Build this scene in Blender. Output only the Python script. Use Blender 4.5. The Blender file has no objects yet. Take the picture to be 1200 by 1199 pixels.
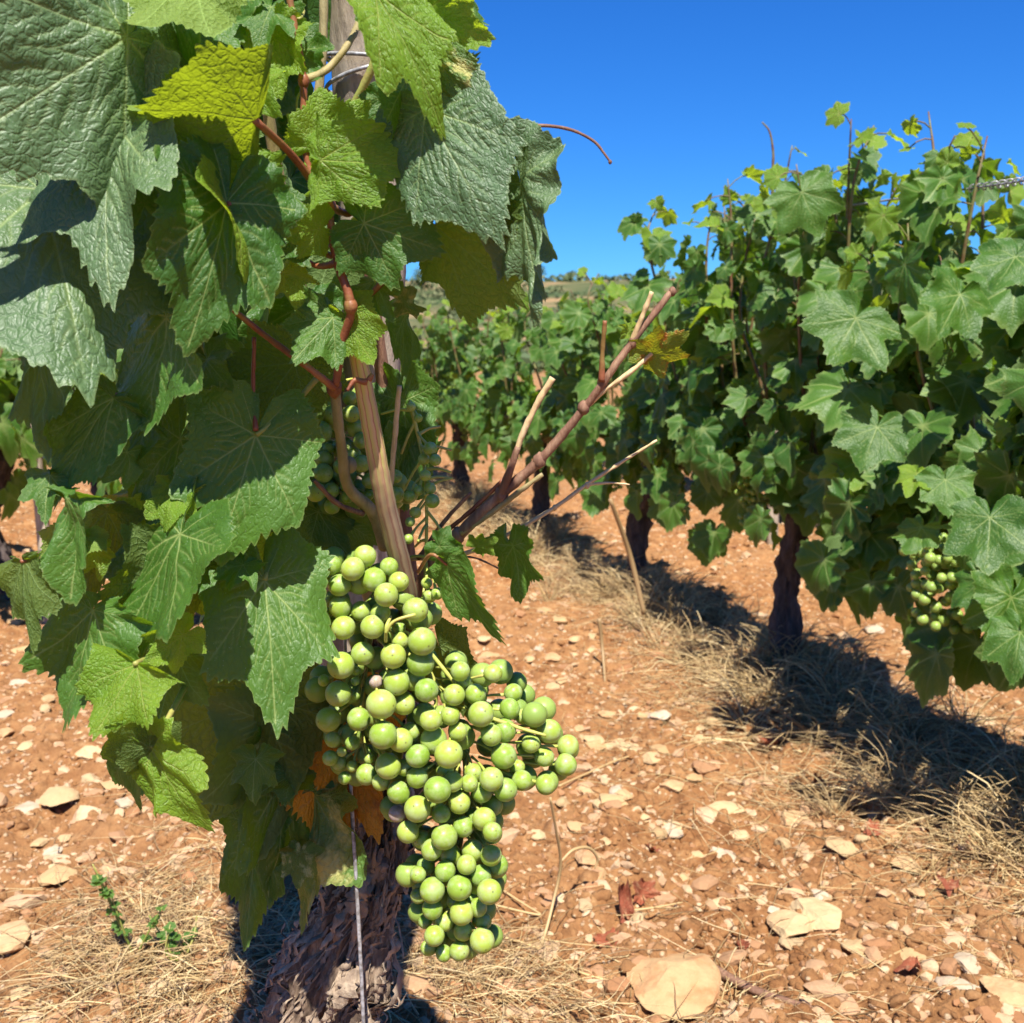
import bpy, math, random
import numpy as np
from mathutils import Vector

random.seed(7)
RS = np.random.RandomState(11)
C = bpy.context.scene.collection
sc = bpy.context.scene

# ------------------------------------------------------------------ camera, light, exposure
CAM_H = 0.60
PITCH = math.radians(9.0)
F = 1258.0
cam = bpy.data.cameras.new('camera')
cam.sensor_width = 36.0
cam.lens = 36.0 * F / 1200.0
cam.clip_start = 0.02
cam.clip_end = 3000.0
cam.dof.use_dof = True
cam.dof.focus_distance = 0.53
cam.dof.aperture_fstop = 25.0
camo = bpy.data.objects.new('camera', cam)
C.objects.link(camo)
camo.location = (0, 0, CAM_H)
camo.rotation_euler = (math.radians(90) - PITCH, 0, 0)
sc.camera = camo

SUN_EL = 59.0
SUN_AZ = -5.0            # degrees to the left of straight behind the camera
to_sun = Vector((-math.sin(math.radians(SUN_AZ)) * math.cos(math.radians(SUN_EL)),
                 -math.cos(math.radians(SUN_AZ)) * math.cos(math.radians(SUN_EL)),
                 math.sin(math.radians(SUN_EL))))
sd = bpy.data.lights.new('sun', 'SUN')
sd.energy = 4.3
sd.angle = math.radians(0.53)
sd.color = (1.0, 0.955, 0.88)
so = bpy.data.objects.new('sun', sd)
C.objects.link(so)
so.rotation_euler = to_sun.to_track_quat('Z', 'Y').to_euler()

w = bpy.data.worlds.new('World')
sc.world = w
w.use_nodes = True
wn, wl = w.node_tree.nodes, w.node_tree.links
sky = wn.new('ShaderNodeTexSky')
sky.sky_type = 'NISHITA'
sky.sun_disc = False
sky.sun_elevation = math.radians(SUN_EL)
sky.sun_rotation = math.atan2(to_sun.x, to_sun.y)
sky.altitude = 300
sky.air_density = 1.0
sky.dust_density = 0.15
sky.ozone_density = 3.5
hs = wn.new('ShaderNodeHueSaturation')
hs.inputs['Saturation'].default_value = 1.25
hs.inputs['Value'].default_value = 1.0
wl.new(sky.outputs[0], hs.inputs['Color'])
bg = wn['Background']
bg.inputs['Strength'].default_value = 0.037
tint = wn.new('ShaderNodeMix'); tint.data_type = 'RGBA'; tint.blend_type = 'MULTIPLY'
tint.inputs[0].default_value = 1.0; tint.inputs[7].default_value = (0.40, 1.0, 1.75, 1)
wl.new(hs.outputs[0], tint.inputs[6]); wl.new(tint.outputs[2], bg.inputs['Color'])
sc.view_settings.view_transform = 'Standard'
sc.view_settings.look = 'None'
sc.view_settings.gamma = 1.0
sc.view_settings.exposure = 1.28
sc.cycles.max_bounces = 8
sc.cycles.diffuse_bounces = 2
sc.cycles.transmission_bounces = 6
sc.cycles.use_denoising = True

# ------------------------------------------------------------------ geometry helpers
def P(px, py, Y):
    """World point seen at photo pixel (px, py) whose distance ahead of the camera is Y."""
    a = (px - 600.0) / F
    b = -(py - 599.5) / F
    dy = math.cos(PITCH) + b * math.sin(PITCH)
    dz = -math.sin(PITCH) + b * math.cos(PITCH)
    t = Y / dy
    return np.array([a * t, Y, CAM_H + dz * t])

def G(px, py):
    b = -(py - 599.5) / F
    dy = math.cos(PITCH) + b * math.sin(PITCH)
    dz = -math.sin(PITCH) + b * math.cos(PITCH)
    t = -CAM_H / dz
    return np.array([(px - 600.0) / F * t, dy * t, 0.0])

def _h(ix, iy, iz, seed):
    n = (ix.astype(np.int64) * 374761393 + iy.astype(np.int64) * 668265263 + iz.astype(np.int64) * 2147483647 + seed * 974711) & 0xFFFFFFFF
    n = ((n ^ (n >> 13)) * 1274126177) & 0xFFFFFFFF
    n = ((n ^ (n >> 16)) * 2246822519) & 0xFFFFFFFF
    n = n ^ (n >> 15)
    return (n & 0xFFFFFF) / float(0xFFFFFF)

def vn(x, y, z=None, seed=0):
    x = np.asarray(x, float); y = np.asarray(y, float)
    z = np.zeros_like(x) if z is None else np.asarray(z, float)
    ix, iy, iz = np.floor(x), np.floor(y), np.floor(z)
    fx, fy, fz = x - ix, y - iy, z - iz
    fx = fx * fx * (3 - 2 * fx); fy = fy * fy * (3 - 2 * fy); fz = fz * fz * (3 - 2 * fz)
    r = 0
    for a in (0, 1):
        for b in (0, 1):
            for c in (0, 1):
                wgt = (fx if a else 1 - fx) * (fy if b else 1 - fy) * (fz if c else 1 - fz)
                r = r + wgt * _h(ix + a, iy + b, iz + c, seed)
    return r * 2 - 1

def fbm(x, y, z=None, octv=4, seed=0, gain=0.5):
    r, a = 0, 1.0
    f = 1.0
    for o in range(octv):
        r = r + a * vn(np.asarray(x) * f + 17.3 * o, np.asarray(y) * f + 5.1 * o, None if z is None else np.asarray(z) * f, seed + o)
        f *= 2.03; a *= gain
    return r

def norm(v):
    v = np.asarray(v, float)
    return v / (np.linalg.norm(v, axis=-1, keepdims=True) + 1e-12)

def link(name, me, mat=None, parent=None):
    o = bpy.data.objects.new(name, me)
    C.objects.link(o)
    if parent is not None:
        o.parent = parent
    if mat is not None and me is not None and len(me.materials) == 0:
        me.materials.append(mat)
    return o

def mesh(name, verts, faces, smooth=True, attrs=None, uv=None):
    """faces: list of int arrays (n,3) and/or (n,4)."""
    me = bpy.data.meshes.new(name)
    verts = np.asarray(verts, np.float32)
    if isinstance(faces, np.ndarray):
        faces = [faces]
    faces = [np.asarray(f, np.int32) for f in faces if len(f)]
    nl = sum(f.size for f in faces); npoly = sum(len(f) for f in faces)
    me.vertices.add(len(verts)); me.vertices.foreach_set('co', verts.ravel())
    me.loops.add(nl); me.polygons.add(npoly)
    lv = np.concatenate([f.ravel() for f in faces])
    me.loops.foreach_set('vertex_index', lv)
    st, s = [], 0
    for f in faces:
        st.append(s + np.arange(len(f)) * f.shape[1]); s += f.size
    me.polygons.foreach_set('loop_start', np.concatenate(st).astype(np.int32))
    me.polygons.foreach_set('use_smooth', np.full(npoly, smooth))
    if attrs:
        for k, a in attrs.items():
            at = me.attributes.new(k, 'FLOAT', 'POINT')
            at.data.foreach_set('value', np.asarray(a, np.float32).ravel())
    if uv is not None:
        u = me.uv_layers.new(name='UVMap')
        u.data.foreach_set('uv', np.asarray(uv, np.float32)[lv].ravel())
    me.update(calc_edges=True)
    return me

def root_loc(o):
    p = np.zeros(3)
    while o is not None:
        p += np.array(o.location); o = o.parent
    return p

def part(name, verts, faces, mat, parent=None, **k):
    v = np.asarray(verts, float)
    if parent is not None:
        v = v - root_loc(parent)
    return link(name, mesh(name, v, faces, **k), mat, parent)

def tag(o, label, cat, group=None, kind=None):
    if label: o['label'] = label
    if cat: o['category'] = cat
    if group: o['group'] = group
    if kind: o['kind'] = kind
    return o

def thing(name, loc, label, cat, group=None):
    o = bpy.data.objects.new(name, None)
    o.empty_display_size = 0.05
    C.objects.link(o); o.location = [float(q) for q in loc]
    return tag(o, label, cat, group)

def spline(pts, n):
    """Catmull-Rom through pts (k,d) -> n samples."""
    p = np.asarray(pts, float)
    p = np.vstack([2 * p[0] - p[1], p, 2 * p[-1] - p[-2]])
    k = len(p) - 3
    t = np.linspace(0, k - 1e-9, n); i = np.floor(t).astype(int); u = (t - i)[:, None]
    a, b, c, d = p[i], p[i + 1], p[i + 2], p[i + 3]
    return 0.5 * ((2 * b) + (-a + c) * u + (2 * a - 5 * b + 4 * c - d) * u ** 2 + (-a + 3 * b - 3 * c + d) * u ** 3)

def tube(pts, rad, n=None, sides=8, rough=0.0, freq=60.0, seed=0, cap=True):
    """Tube through control points; returns verts, faces. rad: scalar or per control point."""
    pts = np.asarray(pts, float)
    rad = np.full(len(pts), rad) if np.isscalar(rad) else np.asarray(rad, float)
    n = n or (len(pts) - 1) * 6 + 1
    s = spline(np.hstack([pts, rad[:, None]]), n)
    c, r = s[:, :3], np.maximum(s[:, 3], 1e-5)
    t = norm(np.gradient(c, axis=0))
    up = np.array([0.13, 0.91, 0.21]); u = np.cross(t, up)
    u = norm(u); v = np.cross(t, u)
    a = np.linspace(0, 2 * np.pi, sides, endpoint=False)
    dirs = np.cos(a)[None, :, None] * u[:, None] + np.sin(a)[None, :, None] * v[:, None]
    vv = c[:, None] + dirs * r[:, None, None]
    if rough:
        q = vv.reshape(-1, 3) * freq
        nn = fbm(q[:, 0], q[:, 1], q[:, 2], 2, seed).reshape(n, sides, 1)
        vv = vv + dirs * nn * rough
    vv = vv.reshape(-1, 3)
    i = np.arange(n - 1)[:, None] * sides; j = np.arange(sides)[None]
    j2 = (j + 1) % sides
    f = np.stack([i + j, i + j2, i + sides + j2, i + sides + j], -1).reshape(-1, 4)
    fs = [f]
    if cap:
        vv = np.vstack([vv, c[:1], c[-1:]])
        a0 = n * sides
        jj = np.arange(sides); j2 = (jj + 1) % sides
        fs.append(np.stack([j2, jj, np.full(sides, a0)], -1))
        fs.append(np.stack([(n - 1) * sides + jj, (n - 1) * sides + j2, np.full(sides, a0 + 1)], -1))
    return vv, fs

def merge(items):
    """items: list of (verts, [faces...]) -> merged (verts, [tris, quads])."""
    V, T, Q, o = [], [], [], 0
    for v, fs in items:
        if isinstance(fs, np.ndarray): fs = [fs]
        V.append(v)
        for f in fs:
            (T if f.shape[1] == 3 else Q).append(f + o)
        o += len(v)
    out = []
    if T: out.append(np.concatenate(T))
    if Q: out.append(np.concatenate(Q))
    return np.concatenate(V), out

def ico(sub):
    import bmesh
    bm = bmesh.new(); bmesh.ops.create_icosphere(bm, subdivisions=sub, radius=1.0)
    v = np.array([q.co[:] for q in bm.verts]); f = np.array([[q.index for q in p.verts] for p in bm.faces])
    bm.free(); return v, f

# ------------------------------------------------------------------ materials
def new_mat(name):
    m = bpy.data.materials.new(name); m.use_nodes = True
    nt = m.node_tree; b = nt.nodes['Principled BSDF']
    return m, nt, nt.nodes, nt.links, b

def nd(nt, t, **k):
    n = nt.nodes.new(t)
    for a, v in k.items():
        if a in n.inputs: n.inputs[a].default_value = v
        else: setattr(n, a, v)
    return n

def ramp(nt, fac, stops):
    r = nt.nodes.new('ShaderNodeValToRGB')
    e = r.color_ramp.elements
    while len(e) < len(stops): e.new(0.5)
    for i, (p, c) in enumerate(stops):
        e[i].position = p; e[i].color = (*c, 1) if len(c) == 3 else c
    nt.links.new(fac, r.inputs[0]); return r

def mixc(nt, f, a, b, mode='MIX'):
    m = nt.nodes.new('ShaderNodeMix'); m.data_type = 'RGBA'; m.blend_type = mode
    for s, v in ((0, f), (6, a), (7, b)):
        if hasattr(v, 'is_linked') or hasattr(v, 'links'): nt.links.new(v, m.inputs[s])
        else: m.inputs[s].default_value = v if s == 0 else (*v, 1)
    return m.outputs[2]

def math_(nt, op, a, b=None, c=None):
    m = nt.nodes.new('ShaderNodeMath'); m.operation = op
    for i, v in enumerate((a, b, c)):
        if v is None: continue
        if isinstance(v, (int, float)): m.inputs[i].default_value = v
        else: nt.links.new(v, m.inputs[i])
    return m.outputs[0]

def noise(nt, vec, scale, detail=4, rough=0.55):
    n = nt.nodes.new('ShaderNodeTexNoise'); n.inputs['Scale'].default_value = scale
    n.inputs['Detail'].default_value = detail; n.inputs['Roughness'].default_value = rough
    if vec is not None: nt.links.new(vec, n.inputs['Vector'])
    return n

def leaf_mat(name, ca, cb, under, trans, tf=0.33, rough=0.42, vein=(0.20, 0.27, 0.07), blotch=None, bump=0.5, ret=26.0, speck=0.5, spec=0.36):
    m, nt, N, L, b = new_mat(name)
    geo = N.new('ShaderNodeNewGeometry'); info = N.new('ShaderNodeObjectInfo')
    uv = N.new('ShaderNodeUVMap'); uv.uv_map = 'UVMap'
    rnd = nd(nt, 'ShaderNodeAttribute', attribute_name='rnd')
    vat = nd(nt, 'ShaderNodeAttribute', attribute_name='vein')
    tc = N.new('ShaderNodeTexCoord')
    rr = math_(nt, 'FRACT', math_(nt, 'ADD', info.outputs['Random'], rnd.outputs['Fac']))
    big = noise(nt, tc.outputs['Object'], 22.0, 3)
    f0 = math_(nt, 'MULTIPLY_ADD', rr, 0.75, math_(nt, 'MULTIPLY_ADD', big.outputs[0], 1.0, -0.40))
    f0n = N.new('ShaderNodeClamp'); L.new(f0, f0n.inputs[0])
    front = mixc(nt, f0n.outputs[0], ca, cb)
    fine = noise(nt, uv.outputs[0], 60.0, 5, 0.7)
    front = mixc(nt, math_(nt, 'MULTIPLY_ADD', fine.outputs[0], 0.5, -0.1), front, tuple(q * 0.65 for q in ca), 'MIX')
    if blotch:
        bn = noise(nt, uv.outputs[0], 4.2, 5, 0.62)
        front = mixc(nt, ramp(nt, bn.outputs[0], [(0.50, (0, 0, 0)), (0.60, (1, 1, 1))]).outputs[0], front, blotch)
    veinf = math_(nt, 'MULTIPLY', vat.outputs['Fac'], 0.88)
    front = mixc(nt, veinf, front, vein)
    # dust and spray specks
    vo = nd(nt, 'ShaderNodeTexVoronoi', feature='F1'); vo.inputs['Scale'].default_value = 55.0
    L.new(uv.outputs[0], vo.inputs['Vector'])
    sp = ramp(nt, vo.outputs['Distance'], [(0.07, (1, 1, 1)), (0.13, (0, 0, 0))])
    keep = math_(nt, 'GREATER_THAN', noise(nt, uv.outputs[0], 9.0, 2).outputs[0], 0.47)
    spf = math_(nt, 'MULTIPLY', math_(nt, 'MULTIPLY', sp.outputs[0], keep), speck)
    front = mixc(nt, spf, front, (0.50, 0.55, 0.42))
    und = mixc(nt, math_(nt, 'MULTIPLY', vat.outputs['Fac'], 0.9), under, tuple(min(1, q * 1.9 + 0.05) for q in under))
    base = mixc(nt, geo.outputs['Backfacing'], front, und)
    L.new(base, b.inputs['Base Color'])
    rg = math_(nt, 'MULTIPLY_ADD', geo.outputs['Backfacing'], 0.25, math_(nt, 'MULTIPLY_ADD', fine.outputs[0], 0.25, rough - 0.1))
    L.new(rg, b.inputs['Roughness'])
    b.inputs['Specular IOR Level'].default_value = spec
    # reticulate blistering between the veins
    dn = noise(nt, uv.outputs[0], 14.0, 2)
    dv = nd(nt, 'ShaderNodeVectorMath', operation='MULTIPLY_ADD')
    L.new(dn.outputs['Color'], dv.inputs[0]); dv.inputs[1].default_value = (0.05, 0.05, 0.05); L.new(uv.outputs[0], dv.inputs[2])
    vv = nd(nt, 'ShaderNodeTexVoronoi', feature='DISTANCE_TO_EDGE'); vv.inputs['Scale'].default_value = ret
    L.new(dv.outputs[0], vv.inputs['Vector'])
    vs = ramp(nt, vv.outputs['Distance'], [(0.0, (0, 0, 0)), (0.22, (1, 1, 1))]); vs.color_ramp.interpolation = 'EASE'
    vv2 = nd(nt, 'ShaderNodeTexVoronoi', feature='DISTANCE_TO_EDGE'); vv2.inputs['Scale'].default_value = ret * 2.6
    L.new(dv.outputs[0], vv2.inputs['Vector'])
    vs2 = ramp(nt, vv2.outputs['Distance'], [(0.0, (0, 0, 0)), (0.3, (1, 1, 1))])
    hgt = math_(nt, 'ADD', math_(nt, 'MULTIPLY_ADD', vs.outputs[0], 0.7, math_(nt, 'MULTIPLY', vs2.outputs[0], 0.22)), math_(nt, 'MULTIPLY', vat.outputs['Fac'], -0.9))
    bp = N.new('ShaderNodeBump'); bp.inputs['Strength'].default_value = bump; bp.inputs['Distance'].default_value = 0.0012
    L.new(hgt, bp.inputs['Height']); L.new(bp.outputs[0], b.inputs['Normal'])
    tr = N.new('ShaderNodeBsdfTranslucent')
    tcol = mixc(nt, math_(nt, 'MULTIPLY', vat.outputs['Fac'], 0.6), trans, tuple(q * 0.55 for q in trans))
    tcol = mixc(nt, math_(nt, 'MULTIPLY', rr, 0.45), tcol, tuple(q * 0.6 for q in trans))
    tcol = mixc(nt, math_(nt, 'MULTIPLY_ADD', vs.outputs[0], -0.25, 0.25), tcol, tuple(q * 0.5 for q in trans))
    L.new(tcol, tr.inputs[0]); L.new(bp.outputs[0], tr.inputs['Normal'])
    mx = N.new('ShaderNodeMixShader'); mx.inputs[0].default_value = tf
    L.new(b.outputs[0], mx.inputs[1]); L.new(tr.outputs[0], mx.inputs[2])
    L.new(mx.outputs[0], N['Material Output'].inputs[0])
    return m

M = {}
M['leaf'] = leaf_mat('vine_leaf', (0.034, 0.100, 0.013), (0.080, 0.175, 0.022), (0.10, 0.16, 0.045), (0.34, 0.58, 0.015), tf=0.30, rough=0.46, bump=0.28, vein=(0.26, 0.33, 0.10))
M['leaf_wrinkled'] = leaf_mat('wrinkled_vine_leaf', (0.070, 0.135, 0.050), (0.10, 0.17, 0.062), (0.12, 0.19, 0.07), (0.20, 0.38, 0.02), tf=0.22, bump=0.42, spec=0.5, ret=40.0, rough=0.46, vein=(0.24, 0.32, 0.12), speck=0.2)
M['leaf_young'] = leaf_mat('young_vine_leaf', (0.13, 0.26, 0.022), (0.22, 0.36, 0.035), (0.20, 0.30, 0.06), (0.62, 0.80, 0.03), tf=0.48, vein=(0.36, 0.42, 0.10))
M['leaf_under'] = leaf_mat('olive_vine_leaf', (0.05, 0.12, 0.02), (0.08, 0.16, 0.025), (0.075, 0.125, 0.022), (0.48, 0.60, 0.02), tf=0.42, vein=(0.22, 0.28, 0.05))
M['leaf_mottled'] = leaf_mat('mottled_vine_leaf', (0.07, 0.16, 0.03), (0.12, 0.22, 0.04), (0.15, 0.2, 0.06), (0.45, 0.5, 0.04), tf=0.3, blotch=(0.48, 0.46, 0.16))
M['leaf_autumn'] = leaf_mat('yellowed_vine_leaf', (0.62, 0.30, 0.02), (0.50, 0.20, 0.02), (0.45, 0.24, 0.04), (0.75, 0.34, 0.01), tf=0.3, blotch=(0.16, 0.045, 0.012), vein=(0.55, 0.40, 0.06))
M['leaf_dead'] = leaf_mat('dead_vine_leaf', (0.32, 0.085, 0.035), (0.24, 0.06, 0.03), (0.34, 0.13, 0.06), (0.4, 0.1, 0.03), tf=0.12, rough=0.7, vein=(0.30, 0.12, 0.06), blotch=(0.38, 0.18, 0.09))
M['leaf_edge'] = leaf_mat('sunburnt_vine_leaf', (0.16, 0.24, 0.03), (0.24, 0.30, 0.03), (0.24, 0.30, 0.06), (0.55, 0.55, 0.02), tf=0.4, blotch=(0.42, 0.09, 0.02))

def bark_mat(name, c1, c2, c3, sc=40.0, bump=0.8, rough=0.9):
    m, nt, N, L, b = new_mat(name)
    tc = N.new('ShaderNodeTexCoord')
    mp = N.new('ShaderNodeMapping'); mp.inputs['Scale'].default_value = (1, 1, 0.22); L.new(tc.outputs['Object'], mp.inputs[0])
    a = noise(nt, mp.outputs[0], sc * 2.2, 8, 0.7); c = noise(nt, mp.outputs[0], sc * 0.5, 4)
    r1 = ramp(nt, a.outputs[0], [(0.30, c1), (0.50, c2), (0.68, c3)])
    col = mixc(nt, ramp(nt, c.outputs[0], [(0.42, (0, 0, 0)), (0.62, (0.6, 0.6, 0.6))]).outputs[0], r1.outputs[0], c1)
    L.new(col, b.inputs['Base Color']); b.inputs['Roughness'].default_value = rough
    bp = N.new('ShaderNodeBump'); bp.inputs['Strength'].default_value = bump; bp.inputs['Distance'].default_value = 0.003
    L.new(a.outputs[0], bp.inputs['Height']); L.new(bp.outputs[0], b.inputs['Normal'])
    return m

M['bark'] = bark_mat('vine_bark', (0.06, 0.036, 0.022), (0.23, 0.155, 0.10), (0.46, 0.34, 0.23), 60.0, 1.0)
M['shaded_bark'] = bark_mat('shaded_bark', (0.03, 0.02, 0.017), (0.075, 0.052, 0.045), (0.14, 0.11, 0.095), 45.0, 1.0)  # vine bark darkened in colour to stand in for shade under the other rows
M['bark_flake'] = bark_mat('peeling_bark', (0.15, 0.10, 0.065), (0.38, 0.28, 0.19), (0.56, 0.44, 0.30), 90.0, 0.8)
M['wood'] = bark_mat('weathered_wood', (0.20, 0.155, 0.11), (0.42, 0.34, 0.25), (0.54, 0.46, 0.35), 55.0, 0.6)
M['brown_cane'] = bark_mat('brown_cane', (0.12, 0.052, 0.030), (0.22, 0.11, 0.062), (0.36, 0.22, 0.13), 120.0, 0.5, 0.7)
M['pale_cane'] = bark_mat('pale_dry_cane', (0.42, 0.28, 0.13), (0.58, 0.42, 0.21), (0.68, 0.54, 0.32), 120.0, 0.35, 0.7)
M['olive_cane'] = bark_mat('olive_cane', (0.20, 0.16, 0.06), (0.34, 0.27, 0.11), (0.42, 0.32, 0.17), 100.0, 0.4, 0.6)

def shoot_mat(name, c1, c2, c3, rough=0.45):
    m, nt, N, L, b = new_mat(name)
    tc = N.new('ShaderNodeTexCoord')
    a = noise(nt, tc.outputs['Object'], 55.0, 4); d = noise(nt, tc.outputs['Object'], 700.0, 3)
    r = ramp(nt, a.outputs[0], [(0.36, c1), (0.5, c2), (0.64, c3)])
    col = mixc(nt, math_(nt, 'MULTIPLY_ADD', d.outputs[0], 0.7, -0.2), r.outputs[0], tuple(q * 0.5 for q in c1))
    L.new(col, b.inputs['Base Color']); b.inputs['Roughness'].default_value = rough
    b.inputs['Specular IOR Level'].default_value = 0.35
    bp = N.new('ShaderNodeBump'); bp.inputs['Strength'].default_value = 0.4; bp.inputs['Distance'].default_value = 0.0004
    L.new(d.outputs[0], bp.inputs['Height']); L.new(bp.outputs[0], b.inputs['Normal'])
    return m
M['red_shoot'] = shoot_mat('red_shoot', (0.17, 0.05, 0.026), (0.26, 0.09, 0.04), (0.25, 0.16, 0.05))
M['green_shoot'] = shoot_mat('green_shoot', (0.20, 0.26, 0.05), (0.30, 0.32, 0.07), (0.36, 0.26, 0.09))
M['rachis'] = shoot_mat('grape_stem', (0.36, 0.42, 0.07), (0.46, 0.48, 0.10), (0.42, 0.36, 0.10))
M['far_shoot'] = shoot_mat('far_shoot', (0.13, 0.06, 0.03), (0.17, 0.13, 0.05), (0.16, 0.18, 0.05))

# split cane with yellow-green and red stripes
m, nt, N, L, b = new_mat('striped_cane')
at = nd(nt, 'ShaderNodeAttribute', attribute_name='stripe'); al = nd(nt, 'ShaderNodeAttribute', attribute_name='along')
tc = N.new('ShaderNodeTexCoord'); na = noise(nt, tc.outputs['Object'], 160.0, 4)
sf = math_(nt, 'FRACT', math_(nt, 'MULTIPLY_ADD', at.outputs['Fac'], 9.0, math_(nt, 'MULTIPLY', na.outputs[0], 0.5)))
top = ramp(nt, sf, [(0.0, (0.52, 0.38, 0.13)), (0.42, (0.44, 0.42, 0.11)), (0.55, (0.34, 0.10, 0.06)), (0.70, (0.55, 0.36, 0.18)), (1.0, (0.50, 0.36, 0.15))])
low = ramp(nt, sf, [(0.0, (0.20, 0.14, 0.09)), (0.5, (0.30, 0.22, 0.13)), (0.8, (0.16, 0.07, 0.05)), (1.0, (0.24, 0.17, 0.10))])
lf = ramp(nt, math_(nt, 'ADD', al.outputs['Fac'], math_(nt, 'MULTIPLY', na.outputs[0], 0.15)), [(0.52, (0, 0, 0)), (0.68, (1, 1, 1))])
L.new(mixc(nt, lf.outputs[0], top.outputs[0], low.outputs[0]), b.inputs['Base Color']); b.inputs['Roughness'].default_value = 0.55
M['striped_cane'] = m

# grapes
def grape_mat(name, ca, cb, bloom=(0.56, 0.64, 0.46)):
    m, nt, N, L, b = new_mat(name)
    tc = N.new('ShaderNodeTexCoord'); info = N.new('ShaderNodeObjectInfo')
    off = nd(nt, 'ShaderNodeVectorMath', operation='ADD')
    L.new(tc.outputs['Object'], off.inputs[0]); cmb = N.new('ShaderNodeCombineXYZ')
    rs = math_(nt, 'MULTIPLY', info.outputs['Random'], 37.0)
    for i in range(3): L.new(rs, cmb.inputs[i])
    L.new(cmb.outputs[0], off.inputs[1])
    n1 = noise(nt, off.outputs[0], 1.3, 4, 0.6); n2 = noise(nt, off.outputs[0], 7.0, 4, 0.7)
    rnd = nd(nt, 'ShaderNodeAttribute', attribute_name='rnd')
    fr = math_(nt, 'FRACT', math_(nt, 'ADD', info.outputs['Random'], rnd.outputs['Fac']))
    col = mixc(nt, fr, ca, cb)
    bf = ramp(nt, n1.outputs[0], [(0.42, (0, 0, 0)), (0.66, (0.55, 0.55, 0.55))])
    col = mixc(nt, bf.outputs[0], col, bloom)
    # corky dots and smears
    vo = nd(nt, 'ShaderNodeTexVoronoi', feature='F1'); vo.inputs['Scale'].default_value = 5.5; L.new(off.outputs[0], vo.inputs['Vector'])
    d = ramp(nt, vo.outputs['Distance'], [(0.05, (0.8, 0.8, 0.8)), (0.10, (0, 0, 0))])
    col = mixc(nt, math_(nt, 'MULTIPLY', d.outputs[0], 0.55), col, (0.26, 0.22, 0.09))
    sm = ramp(nt, noise(nt, off.outputs[0], 2.2, 6, 0.75).outputs[0], [(0.66, (0, 0, 0)), (0.74, (0.55, 0.55, 0.55))])
    col = mixc(nt, sm.outputs[0], col, (0.40, 0.36, 0.22))
    sep = N.new('ShaderNodeSeparateXYZ'); L.new(tc.outputs['Generated'], sep.inputs[0])
    sc_ = ramp(nt, sep.outputs[2], [(0.0, (1, 1, 1)), (0.0012, (1, 1, 1)), (0.0026, (0, 0, 0))])
    col = mixc(nt, sc_.outputs[0], col, (0.09, 0.055, 0.03))
    L.new(col, b.inputs['Base Color'])
    b.inputs['Subsurface Weight'].default_value = 0.75
    b.inputs['Subsurface Radius'].default_value = (1.0, 1.15, 0.32)
    b.inputs['Subsurface Scale'].default_value = 0.0026
    b.inputs['IOR'].default_value = 1.42
    L.new(math_(nt, 'MULTIPLY_ADD', n2.outputs[0], 0.35, 0.20), b.inputs['Roughness'])
    b.inputs['Specular IOR Level'].default_value = 0.42
    bp = N.new('ShaderNodeBump'); bp.inputs['Strength'].default_value = 0.12; bp.inputs['Distance'].default_value = 0.0006
    L.new(n2.outputs[0], bp.inputs['Height']); L.new(bp.outputs[0], b.inputs['Normal'])
    return m
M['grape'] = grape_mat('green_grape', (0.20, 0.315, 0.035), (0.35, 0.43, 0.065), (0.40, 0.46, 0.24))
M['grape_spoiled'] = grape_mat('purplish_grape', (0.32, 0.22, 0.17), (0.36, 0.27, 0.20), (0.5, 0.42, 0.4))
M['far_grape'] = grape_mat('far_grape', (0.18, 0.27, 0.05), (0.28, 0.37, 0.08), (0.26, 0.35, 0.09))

# ground and stones
m, nt, N, L, b = new_mat('red_soil')
tc = N.new('ShaderNodeTexCoord'); o_ = tc.outputs['Object']
n1 = noise(nt, o_, 3.0, 6); n2 = noise(nt, o_, 38.0, 8, 0.7); n3 = noise(nt, o_, 260.0, 6, 0.75)
r1 = ramp(nt, n2.outputs[0], [(0.28, (0.11, 0.044, 0.015)), (0.44, (0.28, 0.122, 0.042)), (0.58, (0.42, 0.212, 0.082)), (0.74, (0.57, 0.37, 0.18))])
col = mixc(nt, ramp(nt, n1.outputs[0], [(0.38, (0, 0, 0)), (0.64, (0.55, 0.55, 0.55))]).outputs[0], r1.outputs[0], (0.43, 0.235, 0.100))
col = mixc(nt, math_(nt, 'MULTIPLY_ADD', n3.outputs[0], 1.2, -0.35), col, (0.20, 0.085, 0.038))
vo = nd(nt, 'ShaderNodeTexVoronoi', feature='F1'); vo.inputs['Scale'].default_value = 95.0; L.new(o_, vo.inputs['Vector'])
gr = ramp(nt, vo.outputs['Distance'], [(0.20, (1, 1, 1)), (0.34, (0, 0, 0))])
gk = math_(nt, 'GREATER_THAN', noise(nt, vo.outputs['Position'], 31.0, 1).outputs[0], 0.56)
col = mixc(nt, math_(nt, 'MULTIPLY', math_(nt, 'MULTIPLY', gr.outputs[0], gk), 0.8), col, (0.66, 0.48, 0.29))
sep = N.new('ShaderNodeSeparateXYZ'); L.new(o_, sep.inputs[0])
far = ramp(nt, math_(nt, 'MULTIPLY', sep.outputs[1], 0.01), [(0.12, (0, 0, 0)), (0.30, (1, 1, 1))])
hn = noise(nt, o_, 0.10, 6, 0.6)
hc = ramp(nt, hn.outputs[0], [(0.38, (0.05, 0.075, 0.025)), (0.50, (0.11, 0.11, 0.045)), (0.60, (0.30, 0.19, 0.095)), (0.68, (0.08, 0.10, 0.035))])
col = mixc(nt, far.outputs[0], col, hc.outputs[0])
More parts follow.
